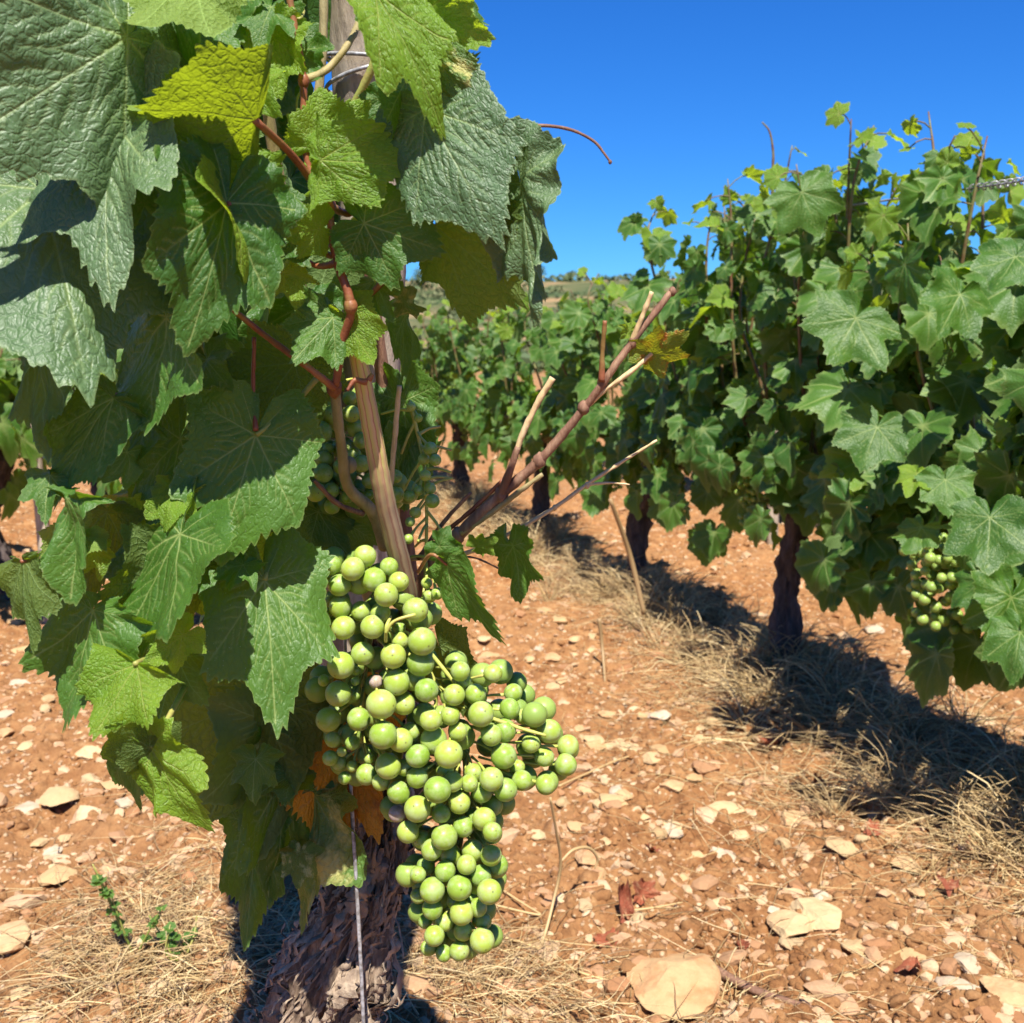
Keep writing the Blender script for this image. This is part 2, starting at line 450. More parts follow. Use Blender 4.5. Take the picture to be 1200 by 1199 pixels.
L.new(col, b.inputs['Base Color']); b.inputs['Roughness'].default_value = 0.95; b.inputs['Specular IOR Level'].default_value = 0.15
bp = N.new('ShaderNodeBump'); bp.inputs['Strength'].default_value = 1.0; bp.inputs['Distance'].default_value = 0.007
L.new(math_(nt, 'ADD', n2.outputs[0], math_(nt, 'MULTIPLY_ADD', n3.outputs[0], 0.5, math_(nt, 'MULTIPLY', math_(nt, 'MULTIPLY', gr.outputs[0], gk), 0.3))), bp.inputs['Height']); L.new(bp.outputs[0], b.inputs['Normal'])
M['soil'] = m

def stone_mat(name, ca, cb, stain=(0.48, 0.25, 0.12), amt=0.6):
    m, nt, N, L, b = new_mat(name)
    tc = N.new('ShaderNodeTexCoord'); info = N.new('ShaderNodeObjectInfo'); o_ = tc.outputs['Object']
    rnd = nd(nt, 'ShaderNodeAttribute', attribute_name='rnd')
    off = nd(nt, 'ShaderNodeVectorMath', operation='ADD'); L.new(o_, off.inputs[0]); L.new(info.outputs['Location'], off.inputs[1])
    rr = math_(nt, 'FRACT', math_(nt, 'ADD', info.outputs['Random'], rnd.outputs['Fac']))
    n1 = noise(nt, off.outputs[0], 35.0, 6, 0.65); n2 = noise(nt, off.outputs[0], 320.0, 5, 0.7)
    col = mixc(nt, rr, ca, cb)
    col = mixc(nt, ramp(nt, n1.outputs[0], [(0.46, (0, 0, 0)), (0.70, (amt, amt, amt))]).outputs[0], col, stain)
    col = mixc(nt, math_(nt, 'MULTIPLY_ADD', n2.outputs[0], 0.8, -0.25), col, tuple(q * 0.72 for q in ca))
    L.new(col, b.inputs['Base Color']); b.inputs['Roughness'].default_value = 0.9; b.inputs['Specular IOR Level'].default_value = 0.2
    bp = N.new('ShaderNodeBump'); bp.inputs['Strength'].default_value = 0.7; bp.inputs['Distance'].default_value = 0.0015
    L.new(n2.outputs[0], bp.inputs['Height']); L.new(bp.outputs[0], b.inputs['Normal'])
    return m
M['stone'] = stone_mat('pale_limestone', (0.44, 0.285, 0.135), (0.56, 0.42, 0.235))
M['pebble'] = stone_mat('pebbles', (0.30, 0.14, 0.06), (0.56, 0.41, 0.25), (0.38, 0.19, 0.09), 0.5)
M['block'] = stone_mat('stained_limestone', (0.46, 0.29, 0.14), (0.50, 0.34, 0.18), (0.38, 0.14, 0.05), 0.75)
M['white_stone'] = stone_mat('white_stone', (0.44, 0.34, 0.23), (0.52, 0.42, 0.30), (0.40, 0.23, 0.12), 0.5)

m, nt, N, L, b = new_mat('straw')
rnd = nd(nt, 'ShaderNodeAttribute', attribute_name='rnd'); info = N.new('ShaderNodeObjectInfo')
rr = math_(nt, 'FRACT', math_(nt, 'ADD', info.outputs['Random'], rnd.outputs['Fac']))
r = ramp(nt, rr, [(0.0, (0.20, 0.12, 0.055)), (0.35, (0.38, 0.25, 0.11)), (0.75, (0.54, 0.38, 0.17)), (1.0, (0.66, 0.52, 0.28))])
L.new(r.outputs[0], b.inputs['Base Color']); b.inputs['Roughness'].default_value = 0.55
M['straw'] = m
m, nt, N, L, b = new_mat('galvanised_wire')
b.inputs['Base Color'].default_value = (0.45, 0.46, 0.48, 1); b.inputs['Metallic'].default_value = 0.25; b.inputs['Roughness'].default_value = 0.45
tc = N.new('ShaderNodeTexCoord'); na = noise(nt, tc.outputs['Object'], 300.0, 4)
L.new(ramp(nt, na.outputs[0], [(0.4, (0.20, 0.19, 0.18)), (0.6, (0.42, 0.42, 0.43))]).outputs[0], b.inputs['Base Color'])
M['wire'] = m

# ------------------------------------------------------------------ terrain
ROWS = {'A': 1.075, 'B': 2.04, 'F': 0.086, 'D': -0.62, 'E': 3.05}
def row_x(c, y): return c - 0.32 * y
def sstep(a, b, x):
    t = np.clip((x - a) / (b - a), 0, 1); return t * t * (3 - 2 * t)

def ground_z(x, y, fine=True):
    x = np.asarray(x, float); y = np.asarray(y, float)
    r = np.hypot(x, y)
    near = 1 - sstep(8, 20, r)
    h = 0.018 * fbm(x * 3.1, y * 3.1, None, 3, 3) * near
    if fine:
        h = h + near * (0.0105 * fbm(x * 14, y * 14, None, 3, 5) + 0.0075 * np.abs(fbm(x * 38, y * 45, None, 3, 9)) + 0.0028 * fbm(x * 130, y * 130, None, 2, 21))
    for c in ROWS.values():
        d = (x - row_x(c, y)) / 1.05
        h = h + 0.028 * np.exp(-(d / 0.13) ** 2) * near
    hill = 7.9 * sstep(8, 150, y) ** 1.15 - 14 * sstep(165, 500, y)
    h = h + hill + 0.35 * fbm(x * 0.05, y * 0.05, None, 3, 31) * sstep(20, 60, r)
    h = h + 1.1 * fbm(x * 0.013 + 3, y * 0.02, None, 2, 77) * sstep(50, 120, y)
    return h

def gz(x, y, fine=False): return float(ground_z(np.array([x]), np.array([y]), fine)[0])

rr_ = np.concatenate([np.geomspace(0.25, 0.75, 40, endpoint=False), np.geomspace(0.75, 4.2, 640, endpoint=False), np.geomspace(4.2, 900, 190)])
aa = np.concatenate([np.radians(np.linspace(-32, 32, 560)), np.radians(np.linspace(32, 328, 90))[1:-1]])
A_, R_ = np.meshgrid(aa, rr_)
gx, gy = (R_ * np.sin(A_)), (R_ * np.cos(A_))
gzv = ground_z(gx, gy)
na_, nr_ = len(aa), len(rr_)
V = np.stack([gx, gy, gzv], -1).reshape(-1, 3)
i = np.arange(nr_ - 1)[:, None] * na_; j = np.arange(na_)[None]; j2 = (j + 1) % na_
Fq = np.stack([i + j, i + na_ + j, i + na_ + j2, i + j2], -1).reshape(-1, 4)
V = np.vstack([V, [[0, 0, 0.0]]])
jj = np.arange(na_); Ft = np.stack([jj, (jj + 1) % na_, np.full(na_, nr_ * na_)], -1)
soil = part('soil_ground', V, [Ft, Fq], M['soil'])
tag(soil, 'red clay vineyard soil rising to a dry scrubby hill far off', None, None, 'structure')

# ------------------------------------------------------------------ stones
def stone_shape(sub, seed, flat=0.5, cuts=9, rough=0.05):
    r = np.random.RandomState(seed)
    v, f = ico(sub)
    for _ in range(cuts):
        n = norm(r.normal(size=3)); d = r.uniform(0.45, 0.85)
        q = v @ n; v = v - np.maximum(q - d, 0)[:, None] * n
    v = v + norm(v) * (rough * fbm(v[:, 0] * 3, v[:, 1] * 3, v[:, 2] * 3, 3, seed))[:, None]
    return v * np.array([1, r.uniform(0.6, 0.95), flat]), f

def scatter(shapes, pos, size, rs, sink=0.35, tilt=0.4):
    V, Fs, RN, off = [], [], [], 0
    n = len(pos)
    which = rs.randint(0, len(shapes), n)
    for k, (sv, sf) in enumerate(shapes):
        idx = np.where(which == k)[0]
        if not len(idx): continue
        m = len(idx); a = rs.uniform(0, 6.28, m); ca, sa = np.cos(a), np.sin(a)
        t = rs.normal(0, tilt, m); ct, st = np.cos(t), np.sin(t)
        s = size[idx]
        x, y, z = sv[None, :, 0] * np.ones((m, 1)), sv[None, :, 1] * np.ones((m, 1)), sv[None, :, 2] * np.ones((m, 1))
        y, z = y * ct[:, None] - z * st[:, None], y * st[:, None] + z * ct[:, None]
        x, y = x * ca[:, None] - y * sa[:, None], x * sa[:, None] + y * ca[:, None]
        v = np.stack([x, y, z], -1) * s[:, None, None] + pos[idx][:, None]
        v[..., 2] += (s * (0.5 - sink))[:, None] * 0.5
        V.append(v.reshape(-1, 3))
        Fs.append((sf[None] + (np.arange(m) * len(sv))[:, None, None]).reshape(-1, 3) + off)
        RN.append(np.repeat(rs.uniform(0, 1, m), len(sv))); off += m * len(sv)
    return np.concatenate(V), np.concatenate(Fs), np.concatenate(RN)

def rand_ground(n, rmin, rmax, rs, power=1.0):
    u = rs.uniform(0, 1, n)
    r = np.exp(np.log(rmin) + u ** power * (np.log(rmax) - np.log(rmin)))
    a = np.radians(rs.uniform(-34, 36, n))
    return r * np.sin(a), r * np.cos(a)

small = [stone_shape(1, s, RS.uniform(0.5, 0.8), 5, 0.1) for s in range(12)]
mid = [stone_shape(2, s + 40, RS.uniform(0.4, 0.7), 9, 0.08) for s in range(14)]
x, y = rand_ground(26000, 0.8, 5.5, RS)
dens = vn(x * 2.2, y * 2.2, None, 60) * 0.5 + 0.5
k = RS.uniform(0, 1, len(x)) < 0.35 + 0.8 * dens; x, y = x[k], y[k]
s = RS.lognormal(math.log(0.0030), 0.45, len(x)) * np.clip(np.hypot(x, y) ** 0.35, 1, 2)
p = np.stack([x, y, ground_z(x, y)], -1)
V1, F1, R1 = scatter(small, p, np.clip(s, 0.0014, 0.010), RS, sink=.5)
x, y = rand_ground(5200, 0.85, 6.5, RS)
s = RS.lognormal(math.log(0.0084), 0.50, len(x))
p = np.stack([x, y, ground_z(x, y)], -1)
V2, F2, R2 = scatter(mid, p, np.clip(s, 0.004, 0.024), RS, sink=.75)
peb = part('gravel', np.vstack([V1, V2]), [np.vstack([F1, F2 + len(V1)])], M['pebble'], smooth=False, attrs={'rnd': np.concatenate([R1, R2])})
tag(peb, 'small pebbles and crumbs of limestone scattered over the red soil', None, None, 'stuff')

x, y = rand_ground(16000, 0.8, 5.0, RS)
kk_ = vn(x * 3.5, y * 3.5, None, 64) > -.35; x, y = x[kk_], y[kk_]
s = np.clip(RS.lognormal(math.log(0.0042), 0.5, len(x)), .0018, .016)
V3, F3, R3 = scatter([stone_shape(2, 70 + q, RS.uniform(.6, .9), 3, .22) for q in range(8)], np.stack([x, y, ground_z(x, y)], -1), s, RS, sink=.6)
tag(part('soil_clods', V3, [F3], M['soil']), 'crumbly clods of red earth over the ground', None, None, 'stuff')

def make_stone(px, py, wpx, hpx, label, mat='stone', seed=0, rot=None, flat=None, group=None, lift=0.0):
    g = G(px, py); dist = math.hypot(g[1], CAM_H)
    sx = wpx / F * dist
    v, f = stone_shape(4, seed + 100, 1.0, 11, 0.045)
    v = v / (v.max(0) - v.min(0)) * 2
    sy = max(hpx / F * dist / math.sin(math.atan2(CAM_H, g[1])) * 0.85, sx * 0.55) if flat is None else sx * 0.8
    sy = min(sy, sx * 1.25)
    szz = sx * (0.34 if flat is None else flat)
    v = v * np.array([sx, sy, szz])
    a = rot if rot is not None else (np.random.RandomState(seed).uniform(-0.5, 0.5))
    ca, sa = math.cos(a), math.sin(a)
    v = np.stack([v[:, 0] * ca - v[:, 1] * sa, v[:, 0] * sa + v[:, 1] * ca, v[:, 2]], -1)
    nz = 0.03 * sx * fbm(v[:, 0] / sx * 4, v[:, 1] / sx * 4, v[:, 2] / sx * 4, 3, seed)
    v[:, 2] += nz
    o = link('stone', mesh('stone', v, [f], smooth=False), M[mat])
    o.location = (g[0], g[1], gz(g[0], g[1], True) + szz * 0.30 + lift)
    tag(o, label, 'stone', group)
    return o

def z3(ox, oy, s, lst): return [(ox + a / s, oy + b_ / s, c_ / s, (d_ / s)) for a, b_, c_, d_ in lst]
# the large ones that can be told apart: (px, py, half width, half height, label, material)
BIG = [
 (778, 1150, 50, 42, 'large squarish tan limestone block with rust red stains, lower right of the grapes', 'block'),
 (925, 1094, 26, 16, 'pale flat split rock, left half of a cracked pair on the soil', 'stone'),
 (957, 1083, 27, 17, 'pale flat split rock, right half of a cracked pair on the soil', 'stone'),
 (1128, 1178, 25, 15, 'smooth oval grey brown pebble stone at the bottom right', 'white_stone'),
 (1178, 1188, 27, 18, 'chunky yellow stone in the bottom right corner', 'block'),
 (14, 1118, 24, 36, 'big tan rock cut off by the left edge above the straw', 'block'),
 (68, 1034, 21, 13, 'pale angular stone alone on the soil left of the weed', 'stone'),
 (65, 942, 21, 14, 'pale tan stone, larger of two touching stones at the left', 'stone'),
 (32, 943, 15, 11, 'white stone, smaller of two touching stones at the left', 'white_stone'),
 (102, 886, 17, 11, 'pale stone under the yellow green leaf at the left', 'stone'),
 (931, 948, 17, 16, 'upright yellowish stone between the dead leaves and the straw band', 'block'),
 (992, 996, 21, 13, 'pale stone beside a dark red dead leaf', 'stone'),
 (1067, 1016, 17, 12, 'pale stone just below the shade of the right-hand vine', 'stone'),
 (846, 988, 14, 12, 'whitish stone, right one of a pair in the middle of the soil', 'white_stone'),
 (819, 990, 12, 9, 'cream stone, left one of a pair in the middle of the soil', 'stone'),
 (846, 942, 25, 13, 'broad ridged pale stone with a grey hollow, centre of the soil', 'stone'),
 (688, 1013, 18, 13, 'tan stone beside the curl of the bent straw stalk', 'block'),
 (702, 1033, 11, 10, 'small tan stone below the one beside the curled straw', 'block'),
 (1106, 1097, 9, 17, 'tall narrow pale stone on edge near the right side', 'stone'),
 (1133, 1154, 15, 12, 'grey pale stone above the smooth oval one', 'white_stone'),
 (959, 1055, 9, 6, 'small bright white chip above the cracked pair of rocks', 'white_stone'),
 (1073, 1136, 14, 11, 'cream stone left of the tall narrow stone near a straw stalk', 'stone'),
 (1008, 1118, 17, 12, 'pale curved stone right of the cracked pair of rocks', 'stone'),
 (1025, 735, 11, 9, 'round pale stone in the sun beyond the shade of the right-hand vine', 'white_stone'),
 (752, 742, 12, 10, 'grey stone in the shade at the foot of a dark trunk', 'white_stone'),
]
for i_, (a, b_, c_, d_, lab, mt) in enumerate(BIG):
    make_stone(a, b_, c_, d_, lab, mt, seed=i_ * 7 + 3, lift=0.0)
MEDS = z3(700, 800, 2.4, [(60,150,40,20),(70,295,35,20),(215,300,40,18),(40,360,40,22),(215,385,32,20),(440,440,18,15),(400,395,32,18),(585,500,15,22),(820,440,35,20),(720,560,26,16),(890,620,22,16),(55,500,24,20),(10,550,15,18),(1150,840,20,18),(710,860,16,16),(350,620,26,16),(165,100,38,14),(270,240,24,14),(130,385,15,12),(500,660,22,14),(240,520,18,12),(150,330,14,12),(830,720,18,10),(500,550,14,12),(655,300,16,10),(300,550,20,12),(1060,590,14,10)]) \
 + z3(0, 850, 2.0, [(92,262,16,12),(125,278,20,14),(148,242,15,10),(10,435,10,12),(275,150,42,18),(290,185,22,14),(60,60,18,12),(320,280,18,14),(75,310,15,10),(45,640,25,16),(190,30,14,9),(110,105,10,8),(265,95,16,11),(20,130,22,12),(190,440,12,8),(120,340,10,8),(230,330,12,8),(15,20,20,10)]) \
 + z3(400, 850, 3.0, [(890,40,45,22),(1000,45,55,24),(990,220,45,24),(690,405,32,22),(950,290,60,26),(970,470,30,24),(1160,320,45,22),(860,200,35,20),(1120,215,35,18),(830,370,40,20),(1090,120,40,20),(930,420,26,18),(740,130,30,18),(1060,330,24,16)]) \
 + z3(550, 520, 3.43, [(310,705,34,16),(360,750,40,22),(430,830,26,18),(490,855,22,14),(90,860,60,24),(330,880,36,26),(280,840,24,16),(420,865,22,14),(440,1110,34,20),(330,1000,30,22),(240,900,26,20),(370,980,26,16),(500,1165,40,20),(610,1165,45,22),(700,1100,30,12),(930,1105,36,14),(700,480,30,18),(60,820,30,14),(560,1075,36,16)]) \
 + z3(0, 650, 2.0, [(30,150,22,10),(120,170,18,9),(60,230,26,12),(150,260,20,12),(40,310,30,14),(190,330,24,10),(110,350,20,12),(20,380,22,10),(70,420,18,10)])
rsx = np.random.RandomState(5)
for i_, (a, b_, c_, d_) in enumerate(MEDS):
    make_stone(a, b_, c_ * 0.95, d_ * 0.95, 'small pale limestone rock lying loose on the sunny red soil', ['stone', 'stone', 'block', 'white_stone'][rsx.randint(0, 4)] if i_ % 3 else 'stone', seed=300 + i_, group='small limestone rocks on the soil')
# further ones scattered between
pro = [link('stone', mesh('stone', *(lambda q: (q[0], [q[1]]))(stone_shape(3, 900 + q_, 0.55, 9, 0.07)), smooth=False), M['stone']) for q_ in range(8)]
x, y = rand_ground(90, 1.0, 3.6, rsx)
for q_, (xx, yy) in enumerate(zip(x, y)):
    o = pro[q_] if q_ < 8 else pro[q_ % 8].copy()
    if q_ >= 8: C.objects.link(o)
    s_ = rsx.uniform(0.009, 0.018)
    o.scale = (s_, s_, s_); o.rotation_euler = (rsx.normal(0, .15), rsx.normal(0, .15), rsx.uniform(0, 6.28))
    o.location = (xx, yy, gz(xx, yy, True) + s_ * 0.15)
    tag(o, 'small pale limestone rock lying loose on the sunny red soil', 'stone', 'small limestone rocks on the soil')

# ------------------------------------------------------------------ straw
def blades(base, dirs, length, rad, rs, droop=0.4, seg=6, wig=0.12, ground=True):
    """N tapered three-sided stalks as one mesh."""
    n = len(base); dirs = norm(dirs)
    t = np.linspace(0, 1, seg + 1)
    side = norm(np.cross(dirs, np.array([0.01, 0.02, 1.0])))
    bend = rs.normal(0, wig, n) * length; bend2 = rs.normal(0, wig * 0.5, n) * length
    c = base[:, None] + dirs[:, None] * (t[None, :, None] * length[:, None, None])
    c = c + side[:, None] * (bend[:, None] * t ** 2 + bend2[:, None] * np.sin(t * 5.0))[..., None]
    c[..., 2] -= droop * length[:, None] * (t[None] ** 2) * np.clip(dirs[:, 2:3] + 0.3, 0, 1)
    if ground:
        g = ground_z(c[..., 0].ravel(), c[..., 1].ravel(), False).reshape(c.shape[:2])
        c[..., 2] = np.maximum(c[..., 2], g + 0.001 + rad[:, None])
    tan = norm(np.gradient(c, axis=1))
    u = norm(np.cross(tan, rs.normal(size=(n, 1, 3)))); v = np.cross(tan, u)
    r = rad[:, None] * (1 - 0.75 * t[None] ** 1.5)
    ring = []
    for a in (0, 2.09, 4.19):
        ring.append(c + (u * math.cos(a) + v * math.sin(a) * 0.55) * r[..., None])
    V = np.stack(ring, 2).reshape(-1, 3)
    i = (np.arange(n)[:, None, None] * (seg + 1) + np.arange(seg)[None, :, None]) * 3; j = np.arange(3)[None, None]; j2 = (j + 1) % 3
    Fq = np.stack([i + j, i + j2, i + 3 + j2, i + 3 + j], -1).reshape(-1, 4)
    return V, Fq, np.repeat(rs.uniform(0, 1, n), (seg + 1) * 3)

rs = np.random.RandomState(3)
items = []
def add_blades(base, dirs, length, rad, **k):
    V, Fq, R = blades(np.asarray(base), np.asarray(dirs), np.asarray(length), np.asarray(rad), rs, **k); items.append((V, Fq, R))
def tuft(cx, cy, n, spread, lmin, lmax, up=0.8, r0=0.0008, out=0.7, dr=0.7):
    a = rs.uniform(0, 6.28, n); q = np.abs(rs.normal(0, spread, n))
    x, y = cx + q * np.cos(a), cy + q * np.sin(a)
    b = np.stack([x, y, ground_z(x, y, False) - 0.002], -1)
    a2 = a + rs.normal(0, 0.8, n)
    d = np.stack([np.cos(a2) * out, np.sin(a2) * out, rs.uniform(0.15, 1, n) * up], -1)
    add_blades(b, d, rs.uniform(lmin, lmax, n), rs.uniform(0.5, 1.3, n) * r0, droop=dr)
def mat_of_straw(xs, ys, lmin, lmax, r0=0.0008, updir=0.18):
    n = len(xs); b = np.stack([xs, ys, ground_z(xs, ys, False) + rs.uniform(0, 0.022, n)], -1)
    a = rs.uniform(0, 6.28, n); d = np.stack([np.cos(a), np.sin(a), rs.normal(0, updir, n)], -1)
    add_blades(b, d, rs.uniform(lmin, lmax, n), rs.uniform(0.5, 1.3, n) * r0, droop=0.1)
for y in (1.84, 2.45, 3.1, 3.9):
    for _ in range(9):
        tuft(row_x(ROWS['A'], y) + rs.normal(0, .06), y - .06 + rs.normal(0, .05), 34, .012, .06, .20, up=2.2, r0=.0014, out=.6, dr=.5)
# band under each row
for key, n, y0, y1 in (('A', 4200, 0.9, 4.6), ('B', 900, 2.2, 6.0), ('D', 700, 1.6, 5)):
    y = y0 * (y1 / y0) ** rs.uniform(0, 1, n); cc = ROWS[key]
    x = row_x(cc, y) + rs.normal(0.0, 0.085, n) - 0.02
    mat_of_straw(x, y, 0.03, 0.15, 0.00085)
for _ in range(190):
    y = 1.0 * 3.8 ** rs.uniform(0, 1); x = row_x(ROWS['A'], y) + rs.normal(-.02, 0.085)
    tuft(x - .03, y, 32, 0.014, 0.05, 0.17, up=rs.uniform(.4, 2.0), r0=.0013, out=.5, dr=.45)
for px, py, n in ((130, 1110, 130), (150, 1160, 200), (95, 1190, 90), (200, 1120, 120), (250, 1190, 160), (170, 1060, 70), (450, 1170, 120), (480, 1120, 90), (310, 1160, 120), (270, 1110, 100), (510, 1140, 140), (560, 1170, 220), (500, 1190, 180), (600, 1190, 120), (860, 1185, 90), (840, 1165, 60), (1130, 1010, 70), (1180, 1080, 60), (240, 850, 60), (225, 930, 60), (270, 1000, 60)):
    g = G(px, py); tuft(g[0], g[1], int(n * .7), 0.05, 0.02, 0.14, up=1.0, r0=0.0009)
for px, py, sx, sy, n in ((185, 1140, 60, 50, 420), (570, 1160, 60, 35, 380), (850, 800, 90, 50, 900), (1030, 900, 120, 50, 1100), (760, 740, 60, 40, 400), (1150, 1080, 60, 60, 160), (900, 1100, 220, 90, 160), (240, 900, 35, 60, 160), (330, 1150, 150, 60, 400)):
    gg = np.array([G(px + rs.normal(0, sx), max(560, py + rs.normal(0, sy))) for _ in range(n)])
    mat_of_straw(gg[:, 0], gg[:, 1], 0.025, 0.11, 0.0007)
x, y = rand_ground(420, 0.9, 4.0, rs); mat_of_straw(x, y, 0.02, 0.08, 0.0006, 0.05)
off = 0; FF = []
for v, f, r in items: FF.append(f + off); off += len(v)
st = part('dry_grass', np.vstack([q[0] for q in items]), [np.vstack(FF)], M['straw'], attrs={'rnd': np.concatenate([q[2] for q in items])})
tag(st, 'matted dry straw and dead grass under the vine rows', None, None, 'stuff')

# ------------------------------------------------------------------ vine leaves
LOB = np.radians([0, 27, 50, 78, 102, 128, 150, 167, 180])
def leaf_outline(th, rs, teeth, lob=0.5, tooth=0.055, sinus=0.10):
    dips = 0.84 - 0.22 * lob, 0.76 - 0.22 * lob
    R = np.array([1.0, dips[0], 0.90, dips[1], 0.80, 0.66, 0.64, 0.46, sinus])
    side = np.sign(th); a = np.abs(th)
    jl, jr = rs.normal(0, 0.035, 9), rs.normal(0, 0.035, 9); jl[0] = jr[0] = 0
    out = np.zeros_like(th)
    for sgn, jit in ((-1, jl), (1, jr)):
        Rk = R * (1 + jit); k = np.clip(np.searchsorted(LOB, a, 'right') - 1, 0, 7)
        u = (a - LOB[k]) / (LOB[k + 1] - LOB[k]); u = u * u * (3 - 2 * u)
        r = Rk[k] * (1 - u) + Rk[k + 1] * u
        out = np.where((side >= 0) == (sgn > 0), r, out)
    for c in (0, 50, 102):
        out += 0.055 * np.exp(-((a - math.radians(c)) / math.radians(4.5)) ** 2)
    ph = th * teeth / (2 * np.pi); ph = ph + 0.35 * np.sin(th * 5 + rs.uniform(0, 6))
    tri = 1 - 2 * np.abs((ph % 1) - 0.5)
    tri2 = 1 - 2 * np.abs(((ph * 2.03 + 0.3) % 1) - 0.5)
    amp = tooth * (0.7 + 0.5 * np.sin(th * 7 + rs.uniform(0, 6)))
    fade = sstep(0.0, 0.35, np.pi - a)
    return out * (1 + fade * (amp * (tri - 0.5) * 1.6 + tooth * 0.35 * (tri2 - 0.5)))

def seg_d(x, y, ax, ay, bx, by):
    dx, dy = bx - ax, by - ay
    t = np.clip(((x - ax) * dx + (y - ay) * dy) / (dx * dx + dy * dy), 0, 1)
    return np.hypot(x - ax - t * dx, y - ay - t * dy), t

def make_leaf(nt, nr, rs, teeth=58, lob=0.5, tooth=0.055, fold=0.0, curl=0.0, side_curl=0.0, wave=0.05, cup=0.0, blister=0.010, twist=0.0, second=True, width=1.0, back=0.75, rim=0.45):
    """Leaf of unit length from the petiole junction to the tip (+Y), top face +Z. -> verts, faces, uv, vein"""
    th = np.linspace(-np.pi + 0.02, np.pi - 0.02, nt)
    R = leaf_outline(th, rs, teeth, lob, tooth)
    rho = (np.arange(1, nr + 1) / nr) ** 0.85
    # teeth only shape the outer rings
    Rs_ = np.convolve(np.pad(R, 9, mode='edge'), np.ones(19) / 19, 'valid') if nt > 200 else R
    mixr = rho[:, None] ** 6
    RR = rho[:, None] * (Rs_[None] * (1 - mixr) + R[None] * mixr)
    x = (RR * np.sin(th)[None]).ravel(); y = (RR * np.cos(th)[None]).ravel()
    x = np.append(x, 0.0); y = np.append(y, 0.0)
    rr = np.append(np.repeat(rho, nt), 0.0); tt = np.append(np.tile(th, nr), 0.0)
    uv = np.stack([x * 0.5 + 0.5, y * 0.5 + 0.5], -1)
    vein = np.zeros_like(x); z = np.zeros_like(x); dm = np.full_like(x, 9.0)
    mains = [(0, 0.98, 1.0), (50, 0.86, .9), (-50, 0.86, .9), (102, 0.74, .8), (-102, 0.74, .8), (147, 0.5, .55), (-147, 0.5, .55)]
    for ang, ln, st_ in mains:
        a = math.radians(ang + rs.normal(0, 1.5)); ex, ey = ln * math.sin(a), ln * math.cos(a)
        d, t = seg_d(x, y, 0, 0, ex, ey)
        wv = 0.0095 * st_ * (1.25 - 0.9 * t) * (1 if second else 1.6)
        vein = np.maximum(vein, np.exp(-(d / wv) ** 2)); dm = np.minimum(dm, d)
        if second and st_ > 0.6:
            k = 0
            tpos = 0.16
            while tpos < 0.9:
                for sg in (-1, 1):
                    tp = tpos + (0.05 if sg > 0 else 0) + rs.normal(0, 0.01)
                    a2 = a + sg * math.radians(rs.uniform(38, 48)); l2 = (0.40 if ang == 0 else 0.32) * (1.05 - tp)
                    bx, by = ex * tp, ey * tp
                    mx_, my_ = bx + l2 * 0.55 * math.sin(a2), by + l2 * 0.55 * math.cos(a2)
                    a3 = a2 - sg * 0.25
                    for q in ((bx, by, mx_, my_), (mx_, my_, mx_ + l2 * 0.5 * math.sin(a3), my_ + l2 * 0.5 * math.cos(a3))):
                        d2, t2 = seg_d(x, y, *q)
                        vein = np.maximum(vein, 0.62 * np.exp(-(d2 / 0.0055) ** 2)); dm = np.minimum(dm, d2 * 1.5)
                tpos += rs.uniform(0.12, 0.16)
    z += blister * (1 - np.exp(-(dm / 0.05) ** 2)) * (1 - 0.3 * rr)
    if second:
        z += blister * 0.45 * fbm(x * 11 + rs.uniform(0, 99), y * 11, None, 2, 5)
    z += wave * rr ** 2.2 * (np.sin(tt * rs.choice([3, 4, 5]) + rs.uniform(0, 6)) + 0.6 * np.sin(tt * rs.choice([7, 9, 11]) + rs.uniform(0, 6)))
    z += wave * 0.8 * fbm(x * 2.2 + rs.uniform(0, 50), y * 2.2, None, 2, 8)
    z -= cup * (x * x + y * y)
    x = x * width
    y = np.where(y < 0, y * back, y)
    vein = np.maximum(vein, rim * sstep(.972, .995, rr))
    # fold along the midrib
    if fold:
        ax_ = np.abs(x); sm = np.sqrt(ax_ ** 2 + 0.0025) - 0.05
        ca, sa = math.cos(fold), math.sin(fold)
        sg = np.sign(x)
        x, z = sg * (sm * ca - 0 * z) * 1.0 + (x - sg * ax_) * 0 + sg * (ax_ - sm) * 0.7, z * ca + sm * sa
    def bend(a, zz, kk):
        if abs(kk) < 1e-3: return a, zz
        an = kk * a
        return np.sin(an) / kk - zz * np.sin(an), -(1 - np.cos(an)) / kk + zz * np.cos(an)
    y, z = bend(y, z, curl)
    x, z = bend(x, z, side_curl)
    if twist:
        an = twist * y; x, z = x * np.cos(an) - z * np.sin(an), x * np.sin(an) + z * np.cos(an)
    V = np.stack([x, y, z], -1)
    i = np.arange(nr - 1)[:, None] * nt; j = np.arange(nt - 1)[None]
    q = np.stack([i + j, i + j + 1, i + nt + j + 1, i + nt + j], -1).reshape(-1, 4)
    jj = np.arange(nt - 1); tr = np.stack([np.full(nt - 1, nt * nr), jj + 1, jj], -1)
    q = q[:, ::-1] if False else q
    # orientation so that normals look to +Z
    a, b_, c_ = V[q[0, 0]], V[q[0, 1]], V[q[0, 2]]
    return V, [np.ascontiguousarray(tr), np.ascontiguousarray(q)], uv, vein

